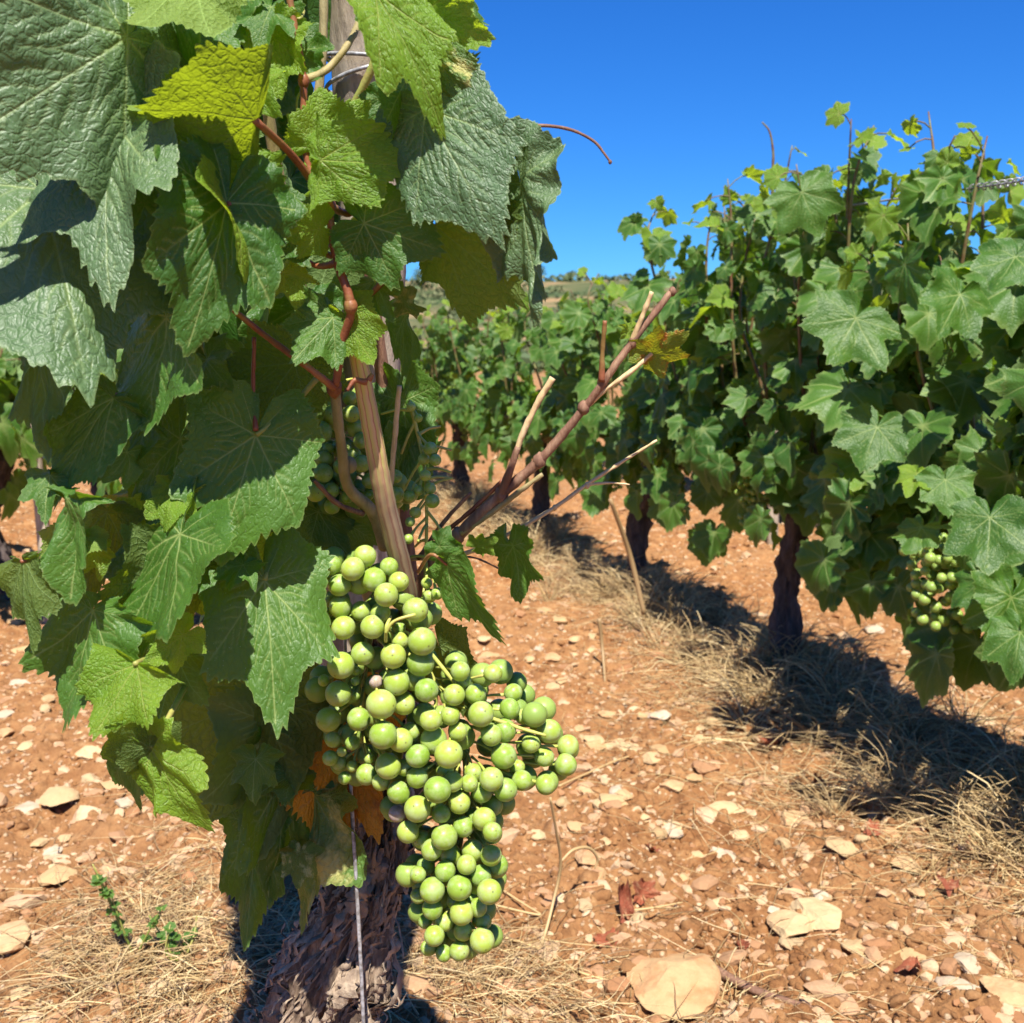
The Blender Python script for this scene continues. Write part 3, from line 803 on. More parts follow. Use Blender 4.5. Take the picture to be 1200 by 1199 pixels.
def leaf_frame(J, T, roll, side):
    J, T = np.array(J), np.array(T); L_ = np.linalg.norm(T - J); yd = (T - J) / L_
    view = norm(np.array([0, 0, CAM_H]) - J)
    n = norm(view - (view @ yd) * yd); b = np.cross(yd, n)
    a = math.radians(roll); n = n * math.cos(a) + b * math.sin(a)
    if side < 0: n = -n
    xd = np.cross(yd, n)
    return np.stack([xd, yd, n], 0) * L_, J      # rows: local axes in world

# check winding once: face normal of flat leaf must be +Z
_v, _f, _u, _w = make_leaf(40, 3, np.random.RandomState(0), second=False, wave=0, blister=0)
_q = _f[1][20]; _n = np.cross(_v[_q[1]] - _v[_q[0]], _v[_q[2]] - _v[_q[1]])
FLIP = _n[2] < 0
_t = _f[0][20]; _n2 = np.cross(_v[_t[1]] - _v[_t[0]], _v[_t[2]] - _v[_t[1]])
FLIP_T = _n2[2] < 0
def fix_faces(fs):
    return [fs[0][:, ::-1] if FLIP_T else fs[0], fs[1][:, ::-1] if FLIP else fs[1]]

# ---- the vine in front
VINE = thing('grapevine', (-0.148, 0.575, 0.0), 'gnarled old grapevine in the foreground bearing the large bunch of green grapes', 'grapevine', 'grapevines of the vineyard')
n_leaf_parts = [0]
def hero_leaf(jx, jy, tx, ty, Yj, Yt, roll=0, side=1, mat='leaf', pet=None, prad=0.0011, pmat='red_shoot', seed=None, nt=320, nr=52, parent=VINE, label=None, **k):
    seed = seed if seed is not None else n_leaf_parts[0] + 500
    n_leaf_parts[0] += 1
    r = np.random.RandomState(seed)
    Mx, J = leaf_frame(P(jx, jy, Yj), P(tx, ty, Yt), roll, side)
    k['width'] = k.get('width', 1.0) * .80
    V, fs, uv, vein = make_leaf(nt, nr, r, **k)
    W = V @ Mx + J
    o = part('leaf', W, fix_faces(fs), M[mat], parent, attrs={'vein': vein}, uv=uv)
    if label: o['label'] = label
    if pet is not None:
        pts = [J] + [P(*q) for q in pet]
        v, f = tube(pts, [prad * 0.9] + [prad] * (len(pts) - 2) + [prad * 1.25], sides=7)
        part('petiole', v, f, M[pmat], o)
    return o

H = hero_leaf
WR = dict(mat='leaf_wrinkled', blister=0.009, teeth=50)
# upper left, near the lens
H(146, 45, -30, 180, .385, .345, roll=-8, wave=.04, curl=.25, cup=.04, lob=.25, width=1.15, **WR)
H(132, 138, 104, 335, .395, .36, roll=46, width=.8, wave=.05, fold=.16, curl=.3, lob=.35, **WR)
H(48, 218, 98, 446, .41, .365, roll=-10, wave=.05, curl=.3, lob=.3, width=.95, **WR)
H(172, -25, 152, 135, .41, .405, roll=55, wave=.07, lob=.3, curl=.3)
H(225, -30, 157, 58, .38, .365, roll=40, side=-1, mat='leaf_young', wave=.07, fold=.3, curl=.6)
H(212, 128, 122, 152, .40, .395, roll=-62, mat='leaf_young', wave=.12, lob=.4)
H(238, -5, 262, 62, .43, .41, roll=10, wave=.06, lob=.4, width=1.1, pet=[(300, -30, .45)])
H(299, 141, 168, 122, .385, .372, roll=-44, side=-1, mat='leaf_under', wave=.04, lob=.15, cup=.06, back=.12, width=1.45, blister=.006, pet=[(345, 185, .41), (385, 240, .43)], prad=.0015, label='olive yellow leaf seen from below with the sun shining through')
H(266, 238, 222, 412, .385, .372, roll=-14, wave=.045, fold=.12, curl=.55, lob=.2, width=.82, speck=None, pet=[(330, 272, .41), (388, 300, .43)]) if False else None
H(266, 238, 228, 412, .388, .372, roll=-12, wave=.045, fold=.12, curl=.45, lob=.2, width=.78, pet=[(330, 272, .41), (388, 300, .43)], prad=.0011)
H(272, 232, 332, 362, .392, .405, roll=-62, mat='leaf_young', wave=.06, fold=.3, curl=.4, lob=.3)
H(311, 243, 288, 322, .425, .41, roll=6, wave=.04, lob=.5, width=1.2, pet=[(330, 262, .44), (385, 290, .45)])
H(178, 168, 205, 235, .42, .41, roll=40, mat='leaf_young', wave=.1, lob=.5)
H(376, 188, 486, 190, .405, .395, roll=-10, back=.3, mat='leaf_young', wave=.05, lob=.3, curl=.5, width=.72)
H(372, 172, 428, 122, .42, .43, roll=15, mat='leaf_young', wave=.06, lob=.3)
H(375, 268, 332, 276, .415, .405, roll=-20, mat='leaf_young', wave=.06, lob=.4, width=1.1)
H(440, -12, 532, 128, .39, .375, roll=-25, mat='leaf_young', wave=.07, fold=.35, curl=.7, lob=.35, width=.55)
H(505, 60, 548, 118, .40, .39, roll=20, mat='leaf_mottled', wave=.06, curl=.5, lob=.4, width=.7)
H(500, 128, 574, 272, .40, .375, roll=14, wave=.03, curl=.4, side_curl=.4, lob=.15, width=.74, back=.5, mat='leaf_wrinkled', blister=.012)
H(478, 92, 480, 190, .41, .41, roll=-55, wave=.06, lob=.3)
H(510, 264, 618, 350, .42, .40, roll=36, side=-1, mat='leaf_under', wave=.03, lob=.15, fold=.12, cup=.05, width=.95, back=.1, blister=.006, pet=[(462, 315, .425), (428, 352, .43), (412, 360, .435)], prad=.0013)
H(612, 215, 626, 376, .395, .388, roll=48, wave=.09, lob=.4, width=.62, mat='leaf_wrinkled')
H(428, 262, 514, 296, .412, .405, roll=5, wave=.04, lob=.15, width=1.02, curl=.3)
H(428, 262, 445, 330, .425, .42, roll=65, mat='leaf_young', wave=.06, lob=.4)
H(390, 372, 344, 426, .425, .415, roll=8, wave=.06, lob=.4, width=.95, back=.4)
H(406, 372, 436, 425, .425, .42, roll=20, mat='leaf_young', wave=.07, lob=.4)
H(498, 12, 572, 48, .40, .39, roll=20, mat='leaf_young', wave=.09, lob=.6, pet=[(470, -5, .42)])
H(505, -12, 540, 58, .41, .40, roll=-30, wave=.08, lob=.6)
H(452, -30, 470, 52, .42, .42, roll=-12, wave=.06, lob=.5)
H(455, 118, 462, 172, .46, .46, roll=-10, wave=.06, lob=.5)
H(318, 40, 315, 118, .42, .415, roll=25, mat='leaf_young', wave=.1, lob=.5)
H(340, 55, 372, 92, .43, .42, roll=-15, wave=.1, lob=.5)
# middle
H(300, 510, 262, 655, .425, .41, roll=-4, wave=.03, lob=.12, curl=.25, width=.86, pet=[(340, 478, .435), (372, 443, .445)], pmat='green_shoot')
H(310, 680, 330, 848, .435, .405, roll=-8, wave=.035, lob=.38, curl=.3, width=.76, pet=[(322, 640, .45), (330, 600, .46)], pmat='green_shoot', prad=.0013)
H(345, 425, 292, 500, .46, .45, roll=10, side=-1, mat='leaf_under', wave=.05, lob=.3, width=1.2)
H(196, 372, 186, 512, .405, .40, roll=58, wave=.07, lob=.3, curl=-.4)
H(212, 515, 182, 640, .435, .43, roll=30, width=.65, wave=.06, lob=.4, mat='leaf')
H(172, 575, 160, 640, .46, .45, roll=-45, width=.7, wave=.1, lob=.5)
H(212, 640, 330, 560, .45, .46, roll=20, mat='leaf_young', wave=.06, lob=.3)
H(372, 600, 405, 652, .50, .50, roll=-25, wave=.07, lob=.5)
H(400, 610, 345, 668, .51, .50, roll=10, wave=.05, lob=.3)
H(44, 405, 46, 535, .40, .39, roll=45, width=.5, back=.3, wave=.08, lob=.4, side=-1)
H(130, 466, 46, 588, .40, .395, roll=32, side=1, wave=.05, lob=.2, width=.55, back=.2, curl=.3)
H(172, 492, 112, 562, .42, .42, roll=45, width=.7, back=.2, wave=.05, lob=.3)
H(88, 585, 72, 704, .39, .385, roll=58, width=.6, back=.2, wave=.1, lob=.4)
H(24, 658, 46, 760, .39, .385, roll=48, width=.55, back=.15, side=-1, mat='leaf_under', wave=.07, lob=.3, pet=[(60, 655, .40), (110, 665, .42), (200, 640, .45)], prad=.0008)
H(95, 625, 45, 660, .41, .40, roll=30, mat='leaf_young', wave=.08, lob=.3, side=-1)
H(125, 600, 108, 700, .43, .425, roll=25, width=.75, back=.3, side=-1, mat='leaf_under', wave=.07, lob=.4)
H(165, 640, 150, 705, .44, .43, roll=-40, width=.7, wave=.08, lob=.4)
H(112, 715, 84, 850, .40, .395, roll=40, back=.3, wave=.07, lob=.25, width=.85, curl=-.2)
H(212, 626, 118, 765, .405, .395, roll=56, wave=.05, lob=.2, curl=.3, width=.9)
H(205, 660, 150, 760, .42, .415, roll=-30, side=-1, mat='leaf_under', wave=.06, lob=.3)
H(158, 778, 116, 862, .385, .375, roll=28, mat='leaf_young', wave=.08, lob=.3, width=1.05, back=.15, pet=[(175, 770, .40), (205, 755, .42)], pmat='green_shoot')
H(214, 745, 168, 782, .395, .39, roll=-15, mat='leaf_young', wave=.1, lob=.7, width=.9)
H(176, 876, 126, 850, .385, .375, roll=-30, side=-1, mat='leaf_under', wave=.06, lob=.3, width=1.1, pet=[(198, 840, .40), (216, 806, .42)], pmat='green_shoot', prad=.0011)
H(174, 876, 232, 982, .385, .38, roll=42, mat='leaf_young', wave=.1, lob=.6, curl=.3, width=.7)
H(150, 880, 162, 948, .40, .40, roll=60, wave=.06, lob=.3)
H(205, 770, 190, 850, .43, .425, roll=20, side=-1, wave=.1, lob=.8)
# hanging leaves under the pair of big leaves
H(305, 815, 238, 962, .505, .50, roll=12, side=-1, mat='leaf_under', wave=.06, lob=.3, width=.95)
H(330, 850, 300, 1000, .51, .505, roll=-15, side=-1, mat='leaf', wave=.07, lob=.4, width=.85)
H(300, 965, 292, 1102, .515, .505, roll=18, side=1, wave=.07, lob=.35, width=.5, back=.4)
H(340, 900, 322, 1060, .51, .505, roll=-22, mat='leaf', wave=.09, lob=.5, width=.6)
H(378, 930, 364, 1080, .515, .51, roll=48, mat='leaf_mottled', wave=.1, lob=.5, width=.7, back=.3)
H(345, 905, 300, 930, .50, .49, roll=30, mat='leaf', wave=.08, lob=.5)
H(402, 848, 384, 1005, .515, .51, roll=-10, mat='leaf_autumn', wave=.06, lob=.3, width=.62, label='yellow orange leaf with brown dead patches behind the grapes')
H(396, 850, 444, 975, .52, .515, roll=15, mat='leaf_autumn', wave=.06, lob=.3, width=.65, label='brown and yellow withered leaf behind the grapes')
# right of the bunch
H(524, 662, 576, 758, .45, .44, roll=52, wave=.05, lob=.2, curl=.3, width=.55, back=.3, pet=[(505, 650, .45), (490, 670, .47)], prad=.0008)
H(600, 640, 612, 702, .47, .47, roll=48, wave=.1, lob=.4)
H(515, 760, 545, 835, .50, .50, roll=10, width=.7, side=-1, mat='leaf_under', wave=.06, lob=.3)
H(470, 560, 500, 475, .53, .53, roll=30, width=.7, wave=.06, lob=.3)
H(474, 470, 484, 580, .53, .53, roll=20, wave=.06, lob=.3, width=.6)
H(764, 416, 806, 388, .46, .45, roll=24, mat='leaf_edge', wave=.08, lob=.8, width=.9, label='small yellow leaf with red edges on the bare cane tip')
H(738, 388, 724, 382, .46, .455, roll=20, mat='leaf_young', wave=.12, lob=.8, nt=120, nr=12)
H(515, 640, 545, 665, .46, .455, roll=30, mat='leaf', wave=.1, lob=.6, nt=160, nr=20)
H(560, 640, 582, 634, .46, .455, roll=30, mat='leaf_young', wave=.12, lob=.8, nt=120, nr=12)
H(8, -20, -12, 60, .42, .41, roll=20, wave=.06, lob=.4)
H(470, 352, 500, 362, .45, .445, roll=30, mat='leaf_mottled', wave=.14, lob=.8, nt=120, nr=14)
H(472, 370, 474, 450, .49, .49, roll=62, width=.7, wave=.07, lob=.4, nt=200, nr=24)

# small leaves of side shoots that fill the gaps at the front
for q_, (a, b_, c_, d_, Y_, ro, mt_) in enumerate(((150, 300, 158, 352, .42, 30, 'leaf'), (118, 300, 122, 345, .43, -25, 'leaf_young'), (240, 420, 262, 452, .43, 20, 'leaf'), (330, 318, 352, 352, .43, -20, 'leaf_young'), (208, 150, 188, 196, .405, 35, 'leaf_young'), (292, 95, 318, 128, .41, 20, 'leaf_young'), (430, 160, 440, 205, .43, 20, 'leaf'), (205, 575, 192, 622, .415, 30, 'leaf_young'), (150, 530, 128, 566, .41, -30, 'leaf'), (60, 560, 48, 600, .40, 25, 'leaf'), (112, 640, 96, 672, .41, -20, 'leaf_young'), (300, 890, 292, 938, .47, 25, 'leaf'), (352, 1000, 346, 1040, .50, 20, 'leaf_mottled'), (440, 330, 452, 372, .43, 30, 'leaf'), (318, 8, 300, 46, .42, 25, 'leaf'), (285, 660, 268, 690, .43, 20, 'leaf'))):
    H(a, b_, c_, d_, Y_, Y_ - .012, roll=ro, mat=mt_, wave=.09, lob=.6, curl=.5, nt=170, nr=20, teeth=44)

# leaves inside the canopy
rf = np.random.RandomState(42)
spots = []
n_in = max(0, 98 - n_leaf_parts[0])
while len(spots) < n_in:
    px, py = rf.uniform(40, 470), rf.uniform(-60, 640)
    if px < 140 and 380 < py: continue
    if px > 430 and py > 120: continue
    if 310 < px < 475 and py < 150: continue
    if 325 < px < 480 and 400 < py: continue
    if 100 < px < 200 and py > 540: continue
    spots.append((px, py))
for px, py in spots:
    l_ = rf.uniform(70, 125); a = rf.normal(0, .7)
    Yb = rf.uniform(.47, .56)
    H(px, py, px + l_ * math.sin(a), py + l_ * math.cos(a), Yb, Yb - rf.uniform(0, .02), roll=rf.normal(0, 38), side=1 if rf.rand() < .7 else -1, mat=rf.choice(['leaf', 'leaf', 'leaf_under']), wave=rf.uniform(.04, .09), lob=rf.uniform(.2, .6), curl=rf.uniform(0, .5), nt=180, nr=16, teeth=50)

# ---- merged foliage of small leaves
MIDL = []
for q_ in range(20):
    r_ = np.random.RandomState(800 + q_)
    V, fs, uv, vein = make_leaf(112, 5, r_, teeth=28, tooth=r_.uniform(.07, .11), lob=r_.uniform(-.1, .45), fold=r_.uniform(-.1, .35), curl=r_.uniform(0, .9), side_curl=r_.uniform(-.3, .5), wave=r_.uniform(.04, .10), blister=.008, second=False)
    MIDL.append((V, fix_faces(fs), uv, vein))
LOWL = []
for q_ in range(6):
    r_ = np.random.RandomState(850 + q_)
    V, fs, uv, vein = make_leaf(40, 3, r_, teeth=13, tooth=.09, lob=r_.uniform(0, .45), fold=r_.uniform(-.1, .35), curl=r_.uniform(0, .9), wave=r_.uniform(.04, .10), blister=.02, second=False)
    LOWL.append((V, fix_faces(fs), uv, vein))

def place_leaves(pos, ydir, ndir, size, rs, lib=MIDL):
    """-> verts, [tris, quads], uv, vein, rnd"""
    n = len(pos); yd = norm(ydir); nn = norm(ndir - (ndir * yd).sum(-1, keepdims=True) * yd); xd = np.cross(yd, nn)
    which = rs.randint(0, len(lib), n)
    VV, TT, QQ, UU, WW, RR, off = [], [], [], [], [], [], 0
    for k, (V, fs, uv, vein) in enumerate(lib):
        idx = np.where(which == k)[0]
        if not len(idx): continue
        m = len(idx); Mx = np.stack([xd[idx], yd[idx], nn[idx]], 1) * size[idx][:, None, None]
        W = np.einsum('vi,nij->nvj', V, Mx) + pos[idx][:, None]
        VV.append(W.reshape(-1, 3)); o_ = (np.arange(m) * len(V))[:, None, None] + off
        TT.append((fs[0][None] + o_).reshape(-1, 3)); QQ.append((fs[1][None] + o_).reshape(-1, 4))
        UU.append(np.tile(uv, (m, 1))); WW.append(np.tile(vein, m)); RR.append(np.repeat(rs.uniform(0, 1, m), len(V)))
        off += m * len(V)
    return np.concatenate(VV), [np.concatenate(TT), np.concatenate(QQ)], np.concatenate(UU), np.concatenate(WW), np.concatenate(RR)

def foliage(name, parent, pos, yd, nn, size, mat, rs, lib=MIDL, kind=None):
    V, fs, uv, vein, rnd = place_leaves(np.asarray(pos), np.asarray(yd), np.asarray(nn), np.asarray(size), rs, lib)
    o = part(name, V, fs, M[mat], parent, attrs={'vein': vein, 'rnd': rnd}, uv=uv)
    if kind: o['kind'] = kind
    return o

# filler leaves deep inside and above the picture, added to block light
n = 150; rf = np.random.RandomState(77)
pos, yd, nn, sz = [], [], [], []
while len(pos) < n:
    px, py, Y = rf.uniform(130, 460), rf.uniform(-330, 620), rf.uniform(.54, .72)
    if py > 330 and px < 215: continue
    if py > -20 and px > 400: continue
    if py < 180 and px > 325: continue
    if py > 420 and px > 330: continue
    p_ = P(px, py, Y)
    if p_[2] > 1.12: continue
    pos.append(p_); yd.append((rf.normal(0, .5), rf.normal(0, .4), -1)); nn.append((rf.normal(0, .6), rf.normal(-.4, .7), .5)); sz.append(rf.uniform(.03, .06))
foliage('foliage', VINE, pos, yd, nn, sz, 'leaf', rf, kind='stuff')

# ---- trunk with peeling bark
def bark_trunk(path, radii, parent, n=140, sides=96, amp=0.008, seed=1, mat='bark', name='trunk'):
    s = spline(np.hstack([np.asarray(path), np.asarray(radii)[:, None]]), n)
    c, r = s[:, :3], s[:, 3]; t = norm(np.gradient(c, axis=0))
    u = norm(np.cross(t, [0.1, 1, 0.1])); v = np.cross(t, u)
    a = np.linspace(0, 2 * np.pi, sides, endpoint=False)
    L_ = np.concatenate([[0], np.cumsum(np.linalg.norm(np.diff(c, axis=0), axis=1))])
    A2, L2 = np.meshgrid(a, L_)
    tw = A2 + L2 * 5.0
    k = r.mean()
    X, Y_ = np.cos(tw), np.sin(tw)
    ridg = 1 - np.abs(fbm(X * 3.2, Y_ * 3.2, L2 / k * 0.30, 3, seed))
    fin = fbm(X * 11, Y_ * 11, L2 / k * 1.1, 3, seed + 4)
    lump = fbm(X * 1.1, Y_ * 1.1, L2 / k * 0.55, 2, seed + 9)
    fin2 = fbm(X * 26, Y_ * 26, L2 / k * 3.2, 3, seed + 14)
    d = amp * (1.3 * (ridg ** 3 - .4) + 0.50 * fin + .22 * fin2 + 1.0 * lump)
    dirs = np.cos(A2)[..., None] * u[:, None] + np.sin(A2)[..., None] * v[:, None]
    W = c[:, None] + dirs * (r[:, None] + d)[..., None]
    global SURF
    dd_ = d
    SURF = lambda idx, an: r[idx] + dd_[idx, (np.round(an / (2 * np.pi) * sides).astype(int)) % sides]
    i = np.arange(n - 1)[:, None] * sides; j = np.arange(sides)[None]; j2 = (j + 1) % sides
    f = np.stack([i + j, i + j2, i + sides + j2, i + sides + j], -1).reshape(-1, 4)
    W = np.vstack([W.reshape(-1, 3), c[-1:] + t[-1:] * 0.004])
    jj = np.arange(sides)
    ft = np.stack([(n - 1) * sides + jj, (n - 1) * sides + (jj + 1) % sides, np.full(sides, n * sides)], -1)
    return part(name, W, [ft, f], M[mat], parent), (c, r, u, v, t)

tp = [(-0.150, .575, -0.03), (-0.142, .575, 0.05), tuple(P(364, 1250, .57)), tuple(P(392, 1140, .565)), tuple(P(440, 1030, .57)), tuple(P(460, 930, .58)), tuple(P(455, 830, .605)), tuple(P(452, 740, .61))]
tr = [.032, .030, .0285, .025, .019, .019, .018, .015]
trunk, (tc_, tr_, tu_, tv_, tt_) = bark_trunk(tp, tr, VINE, n=260, sides=160, amp=0.0075)
# strips of bark peeling off the trunk
rb = np.random.RandomState(9)
bi = []
for q_ in range(800):
    i0 = rb.randint(50, 235); a0 = rb.uniform(0, 6.28); ln = rb.randint(10, 44); w0 = rb.uniform(.0003, .0011) if q_ % 6 else rb.uniform(.0014, .0034); ln = ln if q_ % 6 else rb.randint(30, 70)
    idx = np.clip(np.arange(i0, i0 + ln), 0, 259); m_ = len(idx)
    tpar = np.linspace(0, 1, m_); a = a0 + tpar * rb.normal(0, .32) + (idx - i0) * 0.006
    end = rb.choice([0, 1]); lf = rb.uniform(.001, .0085) if rb.rand() < .5 else .0012
    dr0 = np.cos(a)[:, None] * tu_[idx] + np.sin(a)[:, None] * tv_[idx]
    # the trunk surface under the strip
    lift = -.001 + lf * np.abs(tpar - end) ** 1.6 * 1.5
    cen = []
    prof = np.clip(np.sin(np.pi * np.clip(tpar * .94 + .03, 0, 1)), .05, 1) ** .5 * (1 + .3 * rb.normal(size=m_))
    surf = SURF(idx, a)
    for sgn in (-1, -.35, .35, 1):
        aa2 = a + sgn * w0 / tr_[idx] * prof
        dr = np.cos(aa2)[:, None] * tu_[idx] + np.sin(aa2)[:, None] * tv_[idx]
        cen.append(tc_[idx] + dr * (surf + lift + (0.0007 if abs(sgn) < .5 else 0) + .00025 * rb.normal(size=m_))[:, None])
    W = np.stack(cen, 1).reshape(-1, 3)
    ii = np.arange(m_ - 1)[:, None] * 4; jj = np.arange(3)[None]
    f = np.stack([ii + jj, ii + jj + 1, ii + 4 + jj + 1, ii + 4 + jj], -1).reshape(-1, 4)
    bi.append((W, f))
V, fs = merge(bi)
ob = part('bark', V, fs, M['bark_flake'], trunk)

# ---- canes, shoots
def cane(pts, rad, mat, name='cane', nodes=(), parent=VINE, sides=12, rough=0.00025, seg=10):
    W = [P(*q) for q in pts]; rad = [q * .86 for q in rad]
    n = (len(W) - 1) * seg + 1
    V, f = tube(W, rad, n=n, sides=sides, rough=rough, freq=420.0, seed=len(W))
    its = [(V, f)]
    for nx, ny, nY, r_ in nodes:      # swollen nodes
        v, ff = ico(2); c = P(nx, ny, nY)
        v = v * (1 + .12 * fbm(v[:, 0] * 3, v[:, 1] * 3, v[:, 2] * 3, 2, int(nx)))[:, None]
        its.append((v * np.array([r_, r_, r_ * 1.25]) * .84 + c, ff))
    V, fs = merge(its)
    return part(name, V, fs, M[mat], parent)

mm = 0.001
cane([(332, -40, .42), (345, 30, .42), (355, 92, .42), (359, 185, .42), (383, 240, .42), (395, 305, .42), (411, 358, .42), (402, 400, .425), (393, 452, .43)], [1.4*mm, 1.5*mm, 1.6*mm, 1.6*mm, 1.8*mm, 2.0*mm, 2.1*mm, 1.9*mm, 2.0*mm], 'red_shoot', 'shoot', [(356, 95, .42, 2.7*mm), (386, 242, .42, 3.1*mm), (397, 308, .42, 3.1*mm), (411, 359, .42, 3.3*mm), (392, 455, .45, 4*mm)])
cane([(355, 95, .42), (385, 80, .425), (412, 45, .43), (430, 0, .46)], [1.8*mm, 1.6*mm, 1.5*mm, 1.5*mm], 'olive_cane', 'shoot')
cane([(386, 242, .42), (408, 250, .435), (428, 236, .43)], [2*mm, 1.6*mm, 1.2*mm], 'red_shoot', 'shoot')
cane([(390, 242, .42), (383, 228, .42), (381, 215, .42)], [1.4*mm, 1.1*mm, 1.2*mm], 'red_shoot', 'shoot')
cane([(397, 308, .42), (372, 312, .435), (352, 300, .43)], [1.8*mm, 1.4*mm, 1*mm], 'red_shoot', 'shoot')
cane([(392, 455, .43), (360, 430, .42), (300, 385, .425), (240, 335, .41)], [1.8*mm, 1.5*mm, 1.4*mm, 1.2*mm], 'red_shoot', 'shoot')
cane([(300, 505, .425), (297, 460, .43), (298, 395, .43)], [1.2*mm, 1.0*mm, .9*mm], 'red_shoot', 'shoot')
cane([(392, 455, .452), (400, 520, .46), (408, 570, .47), (438, 602, .485), (452, 640, .50)], [2.6*mm, 2.6*mm, 2.9*mm, 3.6*mm, 4.2*mm], 'olive_cane', 'shoot', [(410, 545, .468, 3.8*mm)])
cane([(368, 563, .455), (395, 590, .465), (425, 602, .48)], [1.0*mm, 1.3*mm, 1.6*mm], 'brown_cane', 'shoot')
cane([(430, 240, .52), (440, 380, .53), (455, 480, .54), (468, 580, .54), (482, 700, .55)], [4*mm, 4.2*mm, 4.6*mm, 5*mm, 6*mm], 'brown_cane')
cane([(300, -40, .47), (310, 60, .475), (318, 160, .48), (345, 300, .50), (368, 420, .52), (395, 560, .54), (440, 720, .57)], [2.6*mm, 3*mm, 3*mm, 3.4*mm, 3.6*mm, 4*mm, 5*mm], 'olive_cane')
cane([(380, -40, .48), (378, 60, .48), (370, 160, .485), (378, 260, .50)], [2.2*mm, 2.2*mm, 2.4*mm, 2.6*mm], 'olive_cane')
cane([(470, -30, .50), (440, 70, .50), (400, 150, .51), (372, 190, .51)], [2.2*mm, 2.2*mm, 2.4*mm, 2.6*mm], 'green_shoot')
cane([(468, 452, .47), (462, 520, .475), (457, 575, .48)], [1.3*mm, 1.4*mm, 1.5*mm], 'pale_cane', 'shoot')
cane([(120, 462, .45), (165, 464, .45), (230, 462, .46), (330, 440, .48)], [1.2*mm, 1.2*mm, 1.3*mm, 1.6*mm], 'brown_cane', 'shoot')
cane([(150, 70, .46), (200, 68, .45), (250, 75, .46)], [1.5*mm, 1.6*mm, 1.6*mm], 'red_shoot', 'shoot')
cane([(140, 668, .42), (180, 690, .43), (210, 720, .44)], [1*mm, 1.1*mm, 1.2*mm], 'green_shoot', 'shoot')

# the broken, striped cane
W = [P(408, 362, .435), P(420, 420, .438), P(436, 505, .445), P(452, 590, .455), P(476, 690, .475), P(482, 740, .50)]
n = 80; sides = 24
Vc, fc = tube(W, [2.6*mm, 3.6*mm, 4.0*mm, 4.4*mm, 4.8*mm, 5.2*mm], n=n, sides=sides, rough=.0002, freq=500)
stripe = np.append(np.tile(np.arange(sides) / sides, n), [0, 0]); along = np.append(np.repeat(np.linspace(0, 1, n), sides), [0, 1])
c_ = part('broken_cane', Vc, fc, M['striped_cane'], VINE, attrs={'stripe': stripe, 'along': along})
c_['label'] = 'split yellow and red striped cane'
cane([(430, 448, .43), (416, 446, .428), (407, 458, .426)], [1.6*mm, 1.1*mm, .5*mm], 'red_shoot', 'shoot')
cane([(432, 446, .43), (436, 438, .43)], [1.5*mm, 1*mm], 'red_shoot', 'shoot')

# the bare cane reaching out to the right
cane([(484, 720, .50), (500, 672, .49), (540, 625, .48), (584, 582, .475), (632, 540, .47), (685, 478, .465), (715, 437, .46), (745, 395, .46), (786, 343, .46)],
     [4.2*mm, 3.6*mm, 3.3*mm, 3.0*mm, 2.5*mm, 2.1*mm, 2.0*mm, 1.8*mm, 1.6*mm], 'brown_cane', 'cane',
     [(587, 580, .475, 4.2*mm), (632, 540, .47, 3.6*mm), (684, 478, .465, 3.2*mm), (706, 447, .462, 2.9*mm), (741, 402, .46, 2.5*mm), (788, 342, .46, 2.0*mm), (536, 628, .48, 4*mm)])
cane([(587, 580, .475), (598, 552, .47), (612, 510, .468), (630, 472, .466), (648, 443, .465)], [2.2*mm, 1.7*mm, 1.5*mm, 1.5*mm, 1.7*mm], 'pale_cane', 'cane')
cane([(587, 580, .474), (597, 553, .469), (607, 524, .467)], [2.5*mm, 2.0*mm, 1.55*mm], 'brown_cane', 'cane')
cane([(705, 447, .46), (706, 412, .458), (709, 376, .455)], [1.8*mm, 1.2*mm, 1.1*mm], 'red_shoot', 'shoot')
cane([(741, 400, .46), (752, 372, .458), (764, 342, .456)], [1.4*mm, 1.2*mm, 1.1*mm], 'pale_cane', 'shoot')
cane([(690, 474, .465), (712, 455, .462), (740, 435, .46), (764, 414, .46)], [1.3*mm, 1.2*mm, 1.2*mm, 1.0*mm], 'pale_cane', 'shoot')
cane([(540, 625, .478), (580, 598, .475), (610, 575, .47), (636, 556, .468)], [1.5*mm, 1.6*mm, 1.4*mm, 1.2*mm], 'olive_cane', 'shoot')
cane([(490, 655, .49), (520, 612, .485), (552, 577, .48)], [1.3*mm, 1.2*mm, .9*mm], 'brown_cane', 'shoot')
cane([(520, 625, .482), (555, 596, .478), (590, 562, .474)], [1.2*mm, 1.2*mm, 1.1*mm], 'red_shoot', 'shoot')
cane([(478, 655, .50), (540, 650, .49), (592, 628, .49), (650, 595, .49), (682, 572, .49), (726, 543, .49), (770, 516, .49)], [1.4*mm, 1.3*mm, 1.2*mm, 1.1*mm, 1.1*mm, .9*mm, .6*mm], 'pale_cane', 'shoot', [(582, 633, .49, 1.8*mm), (650, 595, .49, 1.5*mm), (688, 569, .49, 1.6*mm)])
cane([(690, 568, .49), (715, 566, .49), (738, 568, .49)], [.8*mm, .6*mm, .5*mm], 'pale_cane', 'shoot')
cane([(540, 652, .485), (560, 655, .485), (592, 670, .485)], [.8*mm, .6*mm, .4*mm], 'brown_cane', 'shoot')
